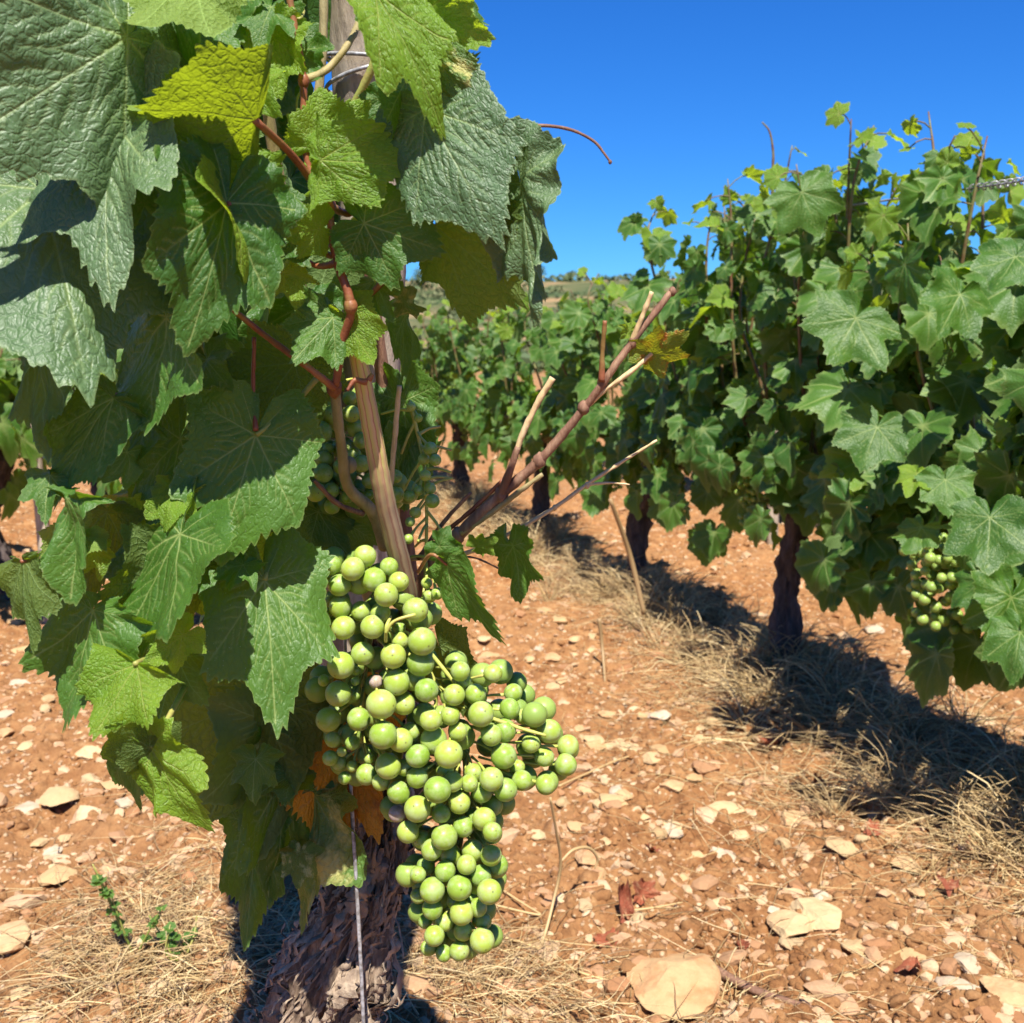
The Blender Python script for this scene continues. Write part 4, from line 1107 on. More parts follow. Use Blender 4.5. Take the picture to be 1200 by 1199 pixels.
# tendrils
cane([(560, 160, .43), (590, 151, .43), (625, 147, .43), (665, 151, .43), (695, 165, .43), (708, 180, .43), (716, 191, .43)], [.7*mm, .75*mm, .8*mm, .7*mm, .65*mm, .55*mm, .45*mm], 'brown_cane', 'tendril', [(715, 190, .43, .9*mm)], rough=.0001)
cane([(495, 296, .44), (512, 301, .44), (533, 296, .44), (528, 288, .44), (525, 280, .44)], [.8*mm, .9*mm, 1*mm, .9*mm, .7*mm], 'brown_cane', 'tendril', rough=.0001)
cane([(500, 305, .44), (520, 288, .44), (526, 281, .44)], [.8*mm, .8*mm, .7*mm], 'pale_cane', 'tendril', rough=.0001)
cane([(352, 40, .43), (350, 80, .428), (357, 100, .43), (348, 120, .43), (352, 180, .43)], [.5*mm] * 5, 'green_shoot', 'tendril', rough=.0001)
cane([(330, -10, .43), (336, 10, .425), (350, 22, .42), (356, 12, .425), (345, 5, .43)], [.55*mm] * 5, 'green_shoot', 'tendril', rough=.0001)

# ------------------------------------------------------------------ grapes
def grape_mesh():
    v, f = ico(4)
    v = v.copy(); up = np.clip((v[:, 2] - .86) / .14, 0, 1); v[:, 2] -= 0.10 * up ** 2
    v[:, 2] *= 1.03
    return mesh('grape', v, [f])
GM = [grape_mesh() for _ in range(2)]
GM[0].materials.append(M['grape']); GM[1].materials.append(M['grape_spoiled'])

U6 = [(105,178,37),(190,138,38),(270,152,44),(317,103,42),(160,180,28),(220,213,42),(350,192,46),(408,143,35),(445,200,38),(397,250,46),(222,295,43),(302,312,39),(150,325,38),(235,375,45),(345,372,46),(375,318,38),(508,308,48),(447,376,24),(533,427,54),(450,425,34),(424,482,49),(308,473,45),(527,510,50),(225,518,52),(281,538,19),(215,625,50),(160,575,22),(280,578,17),(282,632,17),(358,580,27),(437,582,50),(500,570,45),(550,612,46),(378,665,57),(465,665,42),(177,723,47),(293,722,45),(385,782,54),(452,802,47),(195,800,31),(268,812,28),(490,770,36),(229,845,20),(220,888,30),(268,901,23),(333,870,21),(323,932,42),(404,900,50),(185,870,30),(240,945,26),(466,905,34),(377,960,35)]
L6 = [(444,1000,44),(515,943,42),(517,862,45),(577,802,52),(634,855,55),(592,990,52),(515,1063,52),(566,725,43),(655,630,42),(640,708,38),(736,627,40),(678,540,38),(802,549,36),(690,578,32),(879,622,35),(757,703,50),(866,682,39),(797,783,42),(845,765,46),(670,770,36),(916,712,30),(972,705,38),(1016,767,46),(1087,825,42),(946,815,36),(997,865,38),(1078,895,43),(1003,970,40),(912,955,40),(970,745,30),(843,862,50),(728,925,36),(797,950,47),(850,990,46),(712,965,34),(675,1040,43),(605,1080,38),(768,1100,44),(690,1130,41),(440,1080,34),(480,1150,44),(760,1000,40),(650,960,40),(620,915,36),(895,905,30),(800,1050,40),(535,1180,36),(800,1150,38)]
L8 = [(362,393,46),(462,440,40),(526,458,38),(502,332,41),(318,437,38),(385,455,38),(297,495,34),(365,512,38),(440,490,36),(490,530,40),(550,495,38),(270,525,30),(320,580,46),(415,572,46),(520,585,46),(475,560,34),(423,660,44),(480,640,34),(270,600,28),(320,645,38),(362,692,34),(295,690,26),(327,740,38),(428,725,35),(476,692,18),(495,757,46),(415,793,37),(360,802,30),(308,782,30),(500,690,30),(530,380,38),(450,610,30),(400,620,30)]
up_l = [(330 + a / 3.24, 620 + b_ / 3.24, r_ / 3.24) for a, b_, r_ in U6]
lo_l = [(330 + a / 3.24, 620 + b_ / 3.24, r_ / 3.24) for a, b_, r_ in L6] + [(400 + a / 3, 850 + b_ / 3, r_ / 3) for a, b_, r_ in L8]
inner = [(300 + a / 3, 330 + b_ / 3, r_ / 3) for a, b_, r_ in [(212,437,30),(228,528,38),(255,588,20),(236,673,33),(240,625,28),(192,603,24),(335,465,30),(350,515,30),(265,470,35),(372,640,30),(345,610,25),(210,740,35),(268,790,28),(320,715,25),(322,757,22),(265,735,28),(397,750,18),(400,700,28),(370,560,28),(310,590,28),(300,650,28),(490,685,24),(493,750,28),(230,390,28),(330,410,25)]]
small_r = [(300 + a / 3, 330 + b_ / 3, r_ / 3) for a, b_, r_ in [(545,440,16),(570,480,15),(612,588,24),(630,627,21),(595,682,20),(572,735,17),(612,728,21),(620,772,25),(560,812,20),(542,845,17),(590,625,20),(540,755,20),(637,1097,22),(610,1105,25),(535,905,18),(600,1060,20),(585,1130,20)]]

def settle(lst, Y0, depth=0.02, seed=0, axis_x=None, bulge=0.012):
    """Give every berry a distance so that berries rest against each other without running into each other."""
    r = np.random.RandomState(seed); n = len(lst)
    a = np.array(lst); cx = a[:, 0]; rp = a[:, 2]
    med = np.median(rp)
    if axis_x is None: ax = np.full(n, cx.mean())
    else: ax = np.interp(a[:, 1], axis_x[0], axis_x[1])
    Y = Y0 + bulge * ((cx - ax) / 90.0) ** 2 + (med - rp) * 0.0011 + r.normal(0, .0015, n)
    for it in range(160):
        pos = np.array([P(a[q, 0], a[q, 1], Y[q]) for q in range(n)]); rad = rp * 1.03 / F * Y
        d = pos[:, None] - pos[None]; dist = np.linalg.norm(d, axis=-1) + np.eye(n)
        want = (rad[:, None] + rad[None]) * 0.97
        ov = np.where(dist < want, want - dist, 0); np.fill_diagonal(ov, 0)
        s_ = np.sign(Y[:, None] - Y[None] + (rp[None] - rp[:, None]) * 1e-5)
        Y = Y + np.clip((ov * s_).sum(1) * 0.35, -.002, .002)
        if ov.max() < 2e-4: break
    return [(P(a[q, 0], a[q, 1], Y[q]), rp[q] * 1.03 / F * Y[q]) for q in range(n)]

def bunch(name_label, berries, axis, parent=VINE, fill=None, seed=0, spoiled=(), stem_r=0.0011):
    """rachis, pedicels and every berry an object of its own"""
    r = np.random.RandomState(seed)
    # rachis first: it is the bunch's own mesh
    its = [tube(axis, [stem_r * 1.3] + [stem_r] * (len(axis) - 1), sides=7)]
    sp = spline(axis, 60)
    for c, rad in berries:
        tgt = sp[np.argmin(np.linalg.norm(sp - (c + np.array([0, 0, .008])), axis=1))]
        dv = tgt - c; L_ = np.linalg.norm(dv)
        s0 = c + norm(dv) * rad * .93
        e0 = c + norm(dv) * min(L_, rad + .016)
        mid = (s0 + e0) / 2 + r.normal(0, .0006, 3)
        its.append(tube([s0, mid, e0], [.0009, .00055, .00075], n=7, sides=5))
    # side branches
    for k in range(3, 57, 4):
        dd = norm(r.normal(size=3)); its.append(tube([sp[k], sp[k] + dd * .007, sp[k] + dd * .014 + np.array([0, 0, -.002])], [.0009, .0007, .0006], n=7, sides=5))
    V, fs = merge(its)
    b = part('grape_bunch', V, fs, M['rachis'], parent)
    if name_label: b['label'] = name_label
    base = root_loc(b)
    for q, (c, rad) in enumerate(berries):
        o = bpy.data.objects.new('grape', GM[1] if q in spoiled else GM[0]); C.objects.link(o); o.parent = b
        o.location = c - base
        tgt = sp[np.argmin(np.linalg.norm(sp - c, axis=1))]
        zdir = Vector(norm(tgt - c + r.normal(0, .5, 3) * np.linalg.norm(tgt - c)))
        o.rotation_euler = zdir.to_track_quat('Z', 'Y').to_euler(); e = rad * r.uniform(.97, 1.05)
        o.scale = (rad, rad, e)
    if fill:
        v, f = ico(3); VV = []; FF = []; RR = []
        for q, (c, rad) in enumerate(fill):
            VV.append(v * rad + c); FF.append(f + q * len(v)); RR.append(np.full(len(v), r.rand()))
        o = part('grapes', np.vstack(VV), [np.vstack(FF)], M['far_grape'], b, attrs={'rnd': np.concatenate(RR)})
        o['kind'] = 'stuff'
    return b

def fill_behind(front, n, dy, seed, bx=0.006):
    r = np.random.RandomState(seed); out = []; allb = list(front)
    tries = 0
    while len(out) < n and tries < 4000:
        tries += 1
        c, rad = front[r.randint(len(front))]
        q = c + np.array([r.normal(0, bx), r.uniform(dy[0], dy[1]), r.normal(0, bx)]); rd = r.uniform(.0050, .0062)
        if min(np.hypot((q - c2)[0], (q - c2)[2] + .35 * (q - c2)[1]) for c2, _r in front) > .0062: continue
        if all(np.linalg.norm(q - cc) > (rd + rr2) * .95 for cc, rr2 in allb):
            out.append((q, rd)); allb.append((q, rd))
    return out
both = settle(up_l + lo_l, .455, seed=2, axis_x=([620, 800, 900, 1000, 1120], [430, 450, 500, 540, 530]), bulge=0.009)
ub, lb = both[:len(up_l)], both[len(up_l):]
allfill = fill_behind(both, 150, (.004, .028), 4, .008)
uf = [q for q in allfill if q[0][2] > P(500, 900, .48)[2] and q[0][0] < P(505, 800, .48)[0]]
lf_ = [q for q in allfill if not any(q is z for z in uf)]
bunch('upper left bunch with a few tiny and one purplish berry', ub, [P(470, 660, .50), P(440, 700, .485), P(430, 760, .48), P(425, 830, .48), P(425, 890, .48)], fill=uf, seed=1, spoiled=(29,), stem_r=.0014)
bunch('long lower bunch with a shoulder reaching right', lb, [P(478, 700, .50), P(500, 780, .487), P(540, 860, .483), P(545, 940, .48), P(532, 1030, .478), P(525, 1090, .475)], fill=lf_, seed=2, spoiled=(39,), stem_r=.0014)
# shoulder stem and the visible yellow-green stalks
cane([(500, 760, .475), (560, 830, .468), (600, 850, .468), (640, 862, .468)], [1.1*mm, 1.1*mm, 1*mm, .8*mm], 'rachis', 'grape_stalk', rough=.0001)
cane([(458, 722, .45), (453, 735, .446), (452, 752, .448)], [.8*mm, 1*mm, .8*mm], 'rachis', 'grape_stalk', rough=.0001)
cane([(452, 742, .445), (462, 728, .444), (487, 720, .446)], [.9*mm, .8*mm, .9*mm], 'rachis', 'grape_stalk', rough=.0001)
ib = settle(inner, .485, seed=5, bulge=.008)
bunch('shaded bunch between the shoots', ib, [P(400, 440, .53), P(385, 500, .525), P(380, 560, .52), P(380, 600, .52)], seed=3, fill=fill_behind(ib, 25, (.008, .03), 8))
sb = settle(small_r, .475, seed=6, bulge=.004)
bunch('small sparse bunch right of the cane', sb, [P(480, 470, .485), P(496, 540, .485), P(500, 600, .485), P(498, 690, .485)], seed=4, stem_r=.0008)

# ------------------------------------------------------------------ stake and wires beside the vine
def stake(path, rad, label, group=None, name='wooden_stake', sides=40, n=90, loc=None):
    t_ = thing(name, (path[0][0], path[0][1], 0), label, 'stake', group)
    bark_trunk(path, rad, t_, n=n, sides=sides, amp=.0007, seed=33, mat='wood', name='post')
    return t_
pb = P(434, 350, .63)
stk = stake([(-.135, .66, -.1), (-.115, .655, .25), tuple(pb), tuple(P(430, 60, .60)), tuple(P(428, -180, .58))], [.020, .020, .0195, .0185, .018], 'weathered grey wooden stake standing behind the foreground vine')
# wire ties around the stake head
ti = []
for k, (yy, tl) in enumerate(((92, .006), (70, -.003))):
    c = P(430, yy, .60); a = np.linspace(0, 2 * np.pi, 20)
    ring = np.stack([c[0] + .0215 * np.cos(a), .60 + .0215 * np.sin(a), c[2] + tl * np.cos(a + k)], -1); ti.append(tube(ring, .0011, n=60, sides=6))
V, fs = merge(ti); part('wire_tie', V, fs, M['wire'], stk)
wp = [P(394, 470, .512), P(395, 505, .511), P(398, 585, .51), P(404, 750, .508), P(411, 920, .505), P(426, 1199, .50), np.array([P(440, 1400, .50)[0], .50, -.02])]
V, fs = tube(wp, .0010, n=60, sides=8, rough=.00006, freq=300)
tag(part('steel_wire', V, fs, M['wire']), 'thin galvanised wire running down in front of the old trunk', 'wire')
# trellis wire of the row at the right
def row_pt(c, y, z): return np.array([row_x(c, y), y, z])
tw_ = thing('trellis_wire', row_pt(ROWS['A'], 1.2, .80), 'old twisted wire strung along the top of the right-hand vine row', 'wire')
ys = np.linspace(.8, 1.9, 14)
V, fs = tube([row_pt(ROWS['A'], q, .800 + .006 * math.sin(q * 4) + .012 * (q - 1.3)) for q in ys], .0016, n=150, sides=6); part('wire_strand', V, fs, M['wire'], tw_)
hx = []
for y0, y1 in ((1.22, 1.30), (1.36, 1.47)):
    tt2 = np.linspace(0, 1, 60)
    cc = np.array([row_pt(ROWS['A'], y0 + (y1 - y0) * q, .800 + .006 * math.sin((y0 + (y1 - y0) * q) * 4) + .012 * ((y0 + (y1 - y0) * q) - 1.3)) for q in tt2])
    an = tt2 * 2 * np.pi * 9; cc = cc + np.stack([.0045 * np.cos(an), 0 * an, .0045 * np.sin(an)], -1)
    hx.append(tube(cc, .0011, n=120, sides=5))
for V, fs in hx: part('wire_coil', V, fs, M['wire'], tw_)

# ------------------------------------------------------------------ the vines of the other rows
def far_bunch(c, parent, rs, n=45, L_=.11, R=.03, rad=.0062, sub=2):
    v, f = ico(sub); VV, FF, RR, pts = [], [], [], []
    tries = 0
    while len(pts) < n and tries < 3000:
        tries += 1
        t = rs.rand(); rr2 = R * (1 - .65 * t) * math.sqrt(rs.rand()); a = rs.uniform(0, 6.28)
        q = np.array([c[0] + rr2 * math.cos(a), c[1] + rr2 * math.sin(a), c[2] - t * L_])
        if all(np.linalg.norm(q - z) > rad * 1.75 for z in pts): pts.append(q)
    for q, p_ in enumerate(pts):
        VV.append(v * rad * rs.uniform(.85, 1.1) + p_); FF.append(f + q * len(v)); RR.append(np.full(len(v), rs.rand()))
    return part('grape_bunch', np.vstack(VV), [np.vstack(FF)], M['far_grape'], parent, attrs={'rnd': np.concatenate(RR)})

def bg_vine(x, y, height, label, seed, shoots=15, span=.42, group='grapevines of the vineyard', lib=MIDL, low=.40, leafsz=1.0, bunches=2, skirt=46, straw=False):
    rs = np.random.RandomState(seed)
    z0 = gz(x, y)
    root = thing('grapevine', (x, y, z0), label, 'grapevine', group)
    rd = norm(np.array([-.32, 1, 0])); pd = np.array([rd[1], -rd[0], 0])
    O = np.array([x, y, z0])
    h0 = low + rs.uniform(-.03, .03)
    lean = rs.normal(0, .05, 2)
    head = O + rd * lean[0] + pd * lean[1] * .5 + np.array([0, 0, h0 - .04])
    bark_trunk([O + [0, 0, -.04], O + [0, 0, .02], O + rd * .02 + pd * rs.normal(0, .02) + [0, 0, h0 * .45], head * .6 + (O + [0, 0, h0 * .6]) * .4, head], [.030, .026, .020, .020, .024], root, n=44, sides=30, amp=.008, seed=seed, mat='shaded_bark')
    ci = [tube([head, head + rd * s_ * span * .5 + [0, 0, .04], head + rd * s_ * span + [0, 0, .05]], [.012, .009, .006], n=13, sides=7, rough=.001, freq=80) for s_ in (-1, 1)]
    pos, yd, nn, sz = [], [], [], []; ypos, yyd, ynn, ysz = [], [], [], []
    hh = height - h0
    for k in range(shoots):
        u = (k + .5) / shoots * 2 - 1 + rs.normal(0, .08)
        st_ = head + rd * u * span + [0, 0, .04]
        outw = rs.normal(0, .052); tl = hh * rs.uniform(.72, .98)
        if k % 5 == 2: tl *= 1.08
        wig = rs.normal(0, .014, (4, 3)); wig[:, 2] = 0
        topp = st_ + pd * outw + rd * rs.normal(0, .04) + [0, 0, tl]
        pts = [st_] + [st_ + (topp - st_) * t + pd * outw * .4 * math.sin(t * 3.1) + wig[q] for q, t in enumerate((.3, .6, .85))] + [topp + wig[3] * .8]
        ci.append(tube(pts, [.0036, .0032, .0028, .0022, .0010], n=17, sides=6))
        sp = spline(pts, 40); nl = int(tl / .044) + 3
        for q in range(nl):
            t = (q + rs.uniform(0, .7)) / nl; c = sp[min(39, int(t * 39))]
            for rep in range(2 if t < .88 else 1):
                ang = rs.uniform(0, 6.28); o_ = pd * math.cos(ang) + rd * math.sin(ang) * .8
                pl = rs.uniform(.03, .085) * (1 - .45 * t)
                base = c + o_ * pl + [0, 0, rs.uniform(-.015, .03)]
                s_ = rs.choice([.036, .048, .058, .068, .08]) * rs.uniform(.85, 1.12) * (1 - .55 * t ** 3) * leafsz * (rs.uniform(.55, .9) if rep else 1)
                ydv = o_ * rs.uniform(.1, .8) + np.array([0, 0, -1]) * rs.uniform(.45, 1.1) + rs.normal(0, .22, 3)
                nv = o_ * rs.uniform(.5, 1.1) + np.array([0, 0, 1]) * rs.uniform(.25, .9) + rs.normal(0, .28, 3) + np.array([0, -.25, 0])
                if t > .84 or (rs.rand() < .10):
                    ypos.append(base); yyd.append(ydv + [0, 0, rs.uniform(0, 1.2)]); ynn.append(nv); ysz.append(s_ * .85)
                else:
                    pos.append(base); yd.append(ydv); nn.append(nv); sz.append(s_)
                if rep == 0: ci.append(tube([c, c * .5 + base * .5 + [0, 0, .006], base], .0010, n=4, sides=4, cap=False))
    # skirt of leaves hanging lowest
    for k in range(skirt):
        u = rs.uniform(-1, 1); sg = rs.choice([-1, 1])
        base = head + rd * u * span * 1.05 + pd * sg * rs.uniform(.02, .12) + [0, 0, rs.uniform(-.09, .14)]
        pos.append(base); yd.append(pd * sg * .3 + rd * rs.normal(0, .3) + [0, 0, -1]); nn.append(pd * sg + [0, -.3, .4] + rs.normal(0, .3, 3)); sz.append(rs.uniform(.05, .075) * leafsz)
    V, fs = merge(ci); part('canes', V, fs, M['far_shoot'], root)
    foliage('foliage', root, pos, yd, nn, sz, 'leaf', rs, lib)
    if ypos: foliage('young_leaves', root, ypos, yyd, ynn, ysz, 'leaf_young', rs, lib)
    for k in range(bunches):
        u = rs.uniform(-.8, .8); sg = rs.choice([-1, 1])
        far_bunch(head + rd * u * span + pd * sg * rs.uniform(.0, .05) + [0, 0, rs.uniform(-.02, .08)], root, rs, n=34)
    return root

cA = ROWS['A']
rowA = [(1.25, .77, 'nearest grapevine at the right edge, a shaded bunch hanging low in it'),
        (1.84, .90, 'tallest grapevine of the right-hand row, a red shoot tip standing above its crown'),
        (2.45, .76, 'third grapevine of the right-hand row, a dark thick trunk in the straw below it'),
        (3.10, .72, 'fourth grapevine of the right-hand row, just right of the bare cane tip'),
        (3.90, .69, 'fifth grapevine of the right-hand row, behind the pale stub of the bare cane'),
        (4.75, .61, 'sixth grapevine of the right-hand row, just right of the small sparse bunch'),
        (5.7, .54, 'seventh grapevine of the right-hand row, partly hidden behind the foreground vine'),
        (6.8, .52, 'eighth grapevine of the right-hand row, low against the dry hill'),
        (8.0, .50, 'farthest visible grapevine of the right-hand row below the hill')]
vA = []
for k, (y, h, lab) in enumerate(rowA):
    vA.append(bg_vine(row_x(cA, y), y, h, lab, 100 + k, shoots=20 if k < 2 else 14, span=.40 if k < 4 else .5, lib=MIDL if k < 5 else LOWL, low=(.28, .335, .33, .325, .33, .33, .34, .34, .34)[k], bunches=4 if k < 3 else 2, skirt=50 if k < 1 else 72, leafsz=1.0 if k < 1 else .86))
for k, (y, lab) in enumerate(((2.1, 'grapevine of the second right-hand row, behind the nearest one at the right edge'), (3.05, 'grapevine of the second right-hand row, beyond the sunny soil strip at the right'), (3.6, 'grapevine of the second right-hand row, beside a thin post below the leaves'), (4.6, 'grapevine deep in the second right-hand row, behind the tallest vine'))):
    bg_vine(row_x(ROWS['B'], y), y, .70, lab, 140 + k, shoots=11, span=.45, lib=LOWL)
for k, (y, lab) in enumerate(((2.35, 'grapevine straight behind the foreground vine, seen through its gaps'), (3.4, 'second grapevine behind the foreground vine, blurred between its leaves'), (4.6, 'third grapevine behind the foreground vine, blurred and far'))):
    bg_vine(row_x(ROWS['F'], y) - .05, y, .80, lab, 160 + k, shoots=12, span=.42, lib=LOWL, bunches=1)
for k, (x, y, lab) in enumerate(((-1.16, 2.45, 'blurred grapevine at the left edge with a dark trunk on red soil'), (-1.30, 3.4, 'blurred grapevine at the left, next behind the one at the edge'), (-1.55, 4.4, 'far blurred grapevine at the left seen through the leaf gaps'), (-1.95, 5.6, 'farthest blurred grapevine at the left near the horizon'))):
    bg_vine(x, y, .74, lab, 180 + k, shoots=13, span=.45, lib=LOWL, bunches=1)
s_ = stake([(-1.02, 2.3, -.1), (-1.02, 2.3, .2), (-1.02, 2.29, .35), (-1.015, 2.29, .50)], [.014, .014, .013, .012], 'short pale wooden stake beside the blurred vine at the left edge', sides=20, n=30)
g = G(905, 640)
stake([(g[0], g[1], -.1), (g[0], g[1], .2), (g[0] + .005, g[1], .4), (g[0] + .01, g[1], .55)], [.016, .016, .015, .014], 'thin dark post under the leaves beyond the right-hand row', sides=20, n=30)

# single big leaves of the near right-hand vines
def right_leaf(root, jx, jy, tx, ty, Yj, Yt, **k):
    hero_leaf(jx, jy, tx, ty, Yj, Yt, parent=root, nt=180, nr=18, **k)
v0, v1 = vA[0], vA[1]
right_leaf(v1, 940, 226, 960, 276, 1.50, 1.485, roll=-5, wave=.06, lob=.4, width=1.2, curl=.4)
right_leaf(v1, 1003, 373, 972, 428, 1.30, 1.28, roll=0, wave=.05, lob=.7, width=1.35)
right_leaf(v1, 1028, 500, 1010, 552, 1.30, 1.28, roll=5, wave=.04, lob=.3, width=1.25)
right_leaf(v0, 1108, 562, 1112, 604, 1.12, 1.10, roll=-10, wave=.05, lob=.4, width=1.2)
right_leaf(v0, 1160, 606, 1158, 672, 1.08, 1.05, roll=10, wave=.05, lob=.4, width=1.15)
right_leaf(v0, 1080, 620, 1062, 650, 1.15, 1.12, roll=30, wave=.08, lob=.5)
right_leaf(v1, 1060, 310, 1075, 362, 1.28, 1.26, roll=45, wave=.06, lob=.3)
right_leaf(v1, 1125, 345, 1100, 395, 1.25, 1.22, roll=-20, wave=.06, lob=.4)
right_leaf(v0, 1190, 300, 1165, 345, 1.15, 1.12, roll=15, wave=.06, lob=.4)
right_leaf(v0, 1185, 700, 1160, 775, 1.15, 1.13, roll=-25, wave=.06, lob=.4)
right_leaf(v0, 1195, 740, 1185, 800, 1.12, 1.10, roll=15, wave=.06, lob=.4)
right_leaf(v0, 1150, 680, 1140, 735, 1.20, 1.18, roll=35, wave=.06, lob=.4)
right_leaf(v1, 1075, 555, 1062, 580, 1.14, 1.12, roll=25, mat='leaf_young', wave=.08, lob=.5)
rs = np.random.RandomState(12)
far_bunch(P(1098, 630, 1.28), v0, rs, n=60, L_=.11, R=.042, rad=.0068)
far_bunch(P(1138, 645, 1.28), v0, rs, n=50, L_=.10, R=.04, rad=.0068)
# red shoot tip and tendrils above the crown
for rt, pts in ((v1, [(907, 245, 1.8), (905, 215, 1.8), (906, 180, 1.8), (902, 155, 1.8), (893, 143, 1.8)]),):
    cane(pts, np.linspace(.0035, .0012, len(pts)), 'far_shoot', 'shoot_tip', parent=rt)

# ------------------------------------------------------------------ dry stalks, dead leaves, weeds on the ground
def stalk(pts, rad, label):
    W = []
    for q in pts:
        if len(q) == 2: g = G(*q); W.append([g[0], g[1], gz(g[0], g[1]) + .006])
        else: W.append(P(*q))
    V, f = tube(W, rad, n=len(W) * 7, sides=6)
    return tag(part('dry_stalk', V, f, M['straw']), label, 'dry stalk')
stalk([(645, 935, 1.0), (652, 975, 1.02), (657, 1012, 1.04), (650, 1050, 1.04), (632, 1112, 1.0), (600, 1150, .96), (575, 1192, .92)], [.0012, .0014, .0016, .0017, .0019, .002, .0022], 'long jointed straw stalk rising to the right shoulder of the grapes')
stalk([(657, 1010, 1.04), (672, 996, 1.05), (690, 994, 1.07), (700, 1006, 1.08), (697, 1018, 1.08)], [.0012, .0016, .0018, .0016, .0008], 'straw blade bent into a hook')
stalk([(570, 1060), (640, 1074), (700, 1076), (760, 1070), (800, 1060)], [.0012, .0013, .0013, .0012, .0008], 'thin straw stalk lying across below the hooked blade')
stalk([(580, 1098), (630, 1112), (690, 1140), (780, 1158)], [.0014, .0013, .0012, .0007], 'thin straw stalk pointing at the large tan block')
stalk([(560, 1020), (600, 1050), (640, 1076)], [.0014, .0012, .0008], 'short slanted straw stalk below the tip of the grapes')
stalk([(655, 918), (690, 898), (740, 878), (830, 866), (880, 862)], [.0016, .0016, .0014, .0012, .001], 'long pale straw leaving the right end of the grapes')
stalk([(1040, 950), (1100, 990), (1150, 1018), (1195, 1035)], [.0016, .0017, .0016, .001], 'pale straw stalk on the edge of the shade, lower one of two')
stalk([(1080, 950), (1120, 980), (1160, 1010), (1195, 1028)], [.0013, .0014, .0013, .001], 'pale straw stalk on the edge of the shade, upper one of two')
stalk([(1200, 1092), (1120, 1105), (1050, 1130), (990, 1160)], [.0014, .0014, .0013, .0008], 'thin curved straw stalk at the lower right')
stalk([(1200, 1120), (1150, 1132), (1100, 1135), (1070, 1125)], [.0014, .0014, .0013, .0008], 'thin straw stalk below the curved one at the lower right')
stalk([(800, 860), (900, 872), (1000, 900), (1050, 945)], [.0016, .0018, .0016, .001], 'long straw stalk lying on the near edge of the straw band')
stalk([(715, 585, 2.0), (738, 650, 2.05), (755, 720, 2.05)], [.004, .005, .005], 'pale dead cane leaning against a dark trunk, left one of two')
stalk([(702, 725, 1.9), (706, 760, 1.9), (709, 800, 1.85)], [.004, .003, .002], 'short upright straw stub in front of the straw tuft')
stalk([(120, 1020), (160, 1090), (180, 1130)], [.0016, .0016, .001], 'bent brown straw beside the small weed')
stalk([(180, 1190, .95), (215, 1120, .98), (232, 1050, 1.0)], [.002, .0018, .001], 'upright straw stalk in the shade left of the old trunk')
stalk([(820, 1130), (880, 1165), (950, 1195)], [.005, .0045, .003], 'thin dark dead twig on the soil, right of the tan block').data.materials[0] = M['brown_cane']

rs = np.random.RandomState(23)
DEAD = [(752, 1050, 20, 'rust red dead leaf upright on the soil above the tan block'), (728, 1080, 34, 'broad crumpled red leaf beside the dark hole in the soil'), (1022, 990, 17, 'dark red dead leaf beside a pale stone'), (1130, 1010, 22, 'red brown dead leaf, left one at the edge of the shade'), (1150, 1015, 24, 'salmon brown dead leaf, right one at the edge of the shade'), (905, 870, 18, 'red dead leaf sticking out of the straw band'), (960, 925, 24, 'pale pinkish dead leaf behind the upright yellowish stone'), (1070, 1155, 22, 'dark red dead leaf at the lower right between pale stones'), (765, 985, 12, 'small purple brown dead leaf on the central soil'), (1110, 1060, 16, 'small orange dead leaf near the right side'), (870, 1110, 16, 'small rusty dead leaf right of the tan block'), (715, 1105, 24, 'folded red leaf lying under the broad crumpled one')]
for k, (px, py, sp_, lab) in enumerate(DEAD):
    g = G(px, py); dist = math.hypot(g[1], CAM_H); s_ = sp_ / F * dist * 1.0
    r_ = np.random.RandomState(k + 60)
    V, fs, uv, vein = make_leaf(160, 14, r_, teeth=40, lob=.5, fold=r_.uniform(.3, .9), curl=r_.uniform(-1.6, 1.6), side_curl=r_.uniform(-1.2, 1.2), wave=.14, blister=.03)
    a = r_.uniform(0, 6.28); t = r_.normal(0, .5); V = V * s_
    V[:, 1], V[:, 2] = V[:, 1] * math.cos(t) - V[:, 2] * math.sin(t), V[:, 1] * math.sin(t) + V[:, 2] * math.cos(t)
    V[:, 0], V[:, 1] = V[:, 0] * math.cos(a) - V[:, 1] * math.sin(a), V[:, 0] * math.sin(a) + V[:, 1] * math.cos(a)
    V[:, 2] -= V[:, 2].min()
    o = link('fallen_leaf', mesh('fallen_leaf', V, fix_faces(fs), attrs={'vein': vein}, uv=uv), M['leaf_dead'])
    o.location = (g[0], g[1], gz(g[0], g[1], True) + .001); tag(o, lab, 'dead leaf', 'dead vine leaves on the soil')

def weed(px, py, label, h=.07, n=9, seed=0):
    g = G(px, py); r_ = np.random.RandomState(seed); z = gz(g[0], g[1]); t_ = thing('weed', (g[0], g[1], z), label, 'weed')
    B = np.array([g[0], g[1], z]); its, pos, yd, nn, sz = [], [], [], [], []
    for k in range(4):
        e = B + [r_.normal(0, .02), r_.normal(0, .02), h * r_.uniform(.6, 1)]; its.append(tube([B, (B + e) / 2 + r_.normal(0, .004, 3), e], [.0012, .001, .0006], n=8, sides=5))
        for q in range(n // 3 + 1):
            t = r_.uniform(.3, 1); pos.append(B * (1 - t) + e * t); a = r_.uniform(0, 6.28); yd.append((math.cos(a), math.sin(a), .2)); nn.append((0, -.3, 1)); sz.append(r_.uniform(.004, .009))
    V, fs = merge(its); part('stem', V, fs, M['green_shoot'], t_)
    foliage('leaves', t_, pos, yd, nn, sz, 'leaf', r_)
weed(160, 1150, 'small green weed in the straw left of the old trunk', .10, 12, 1)
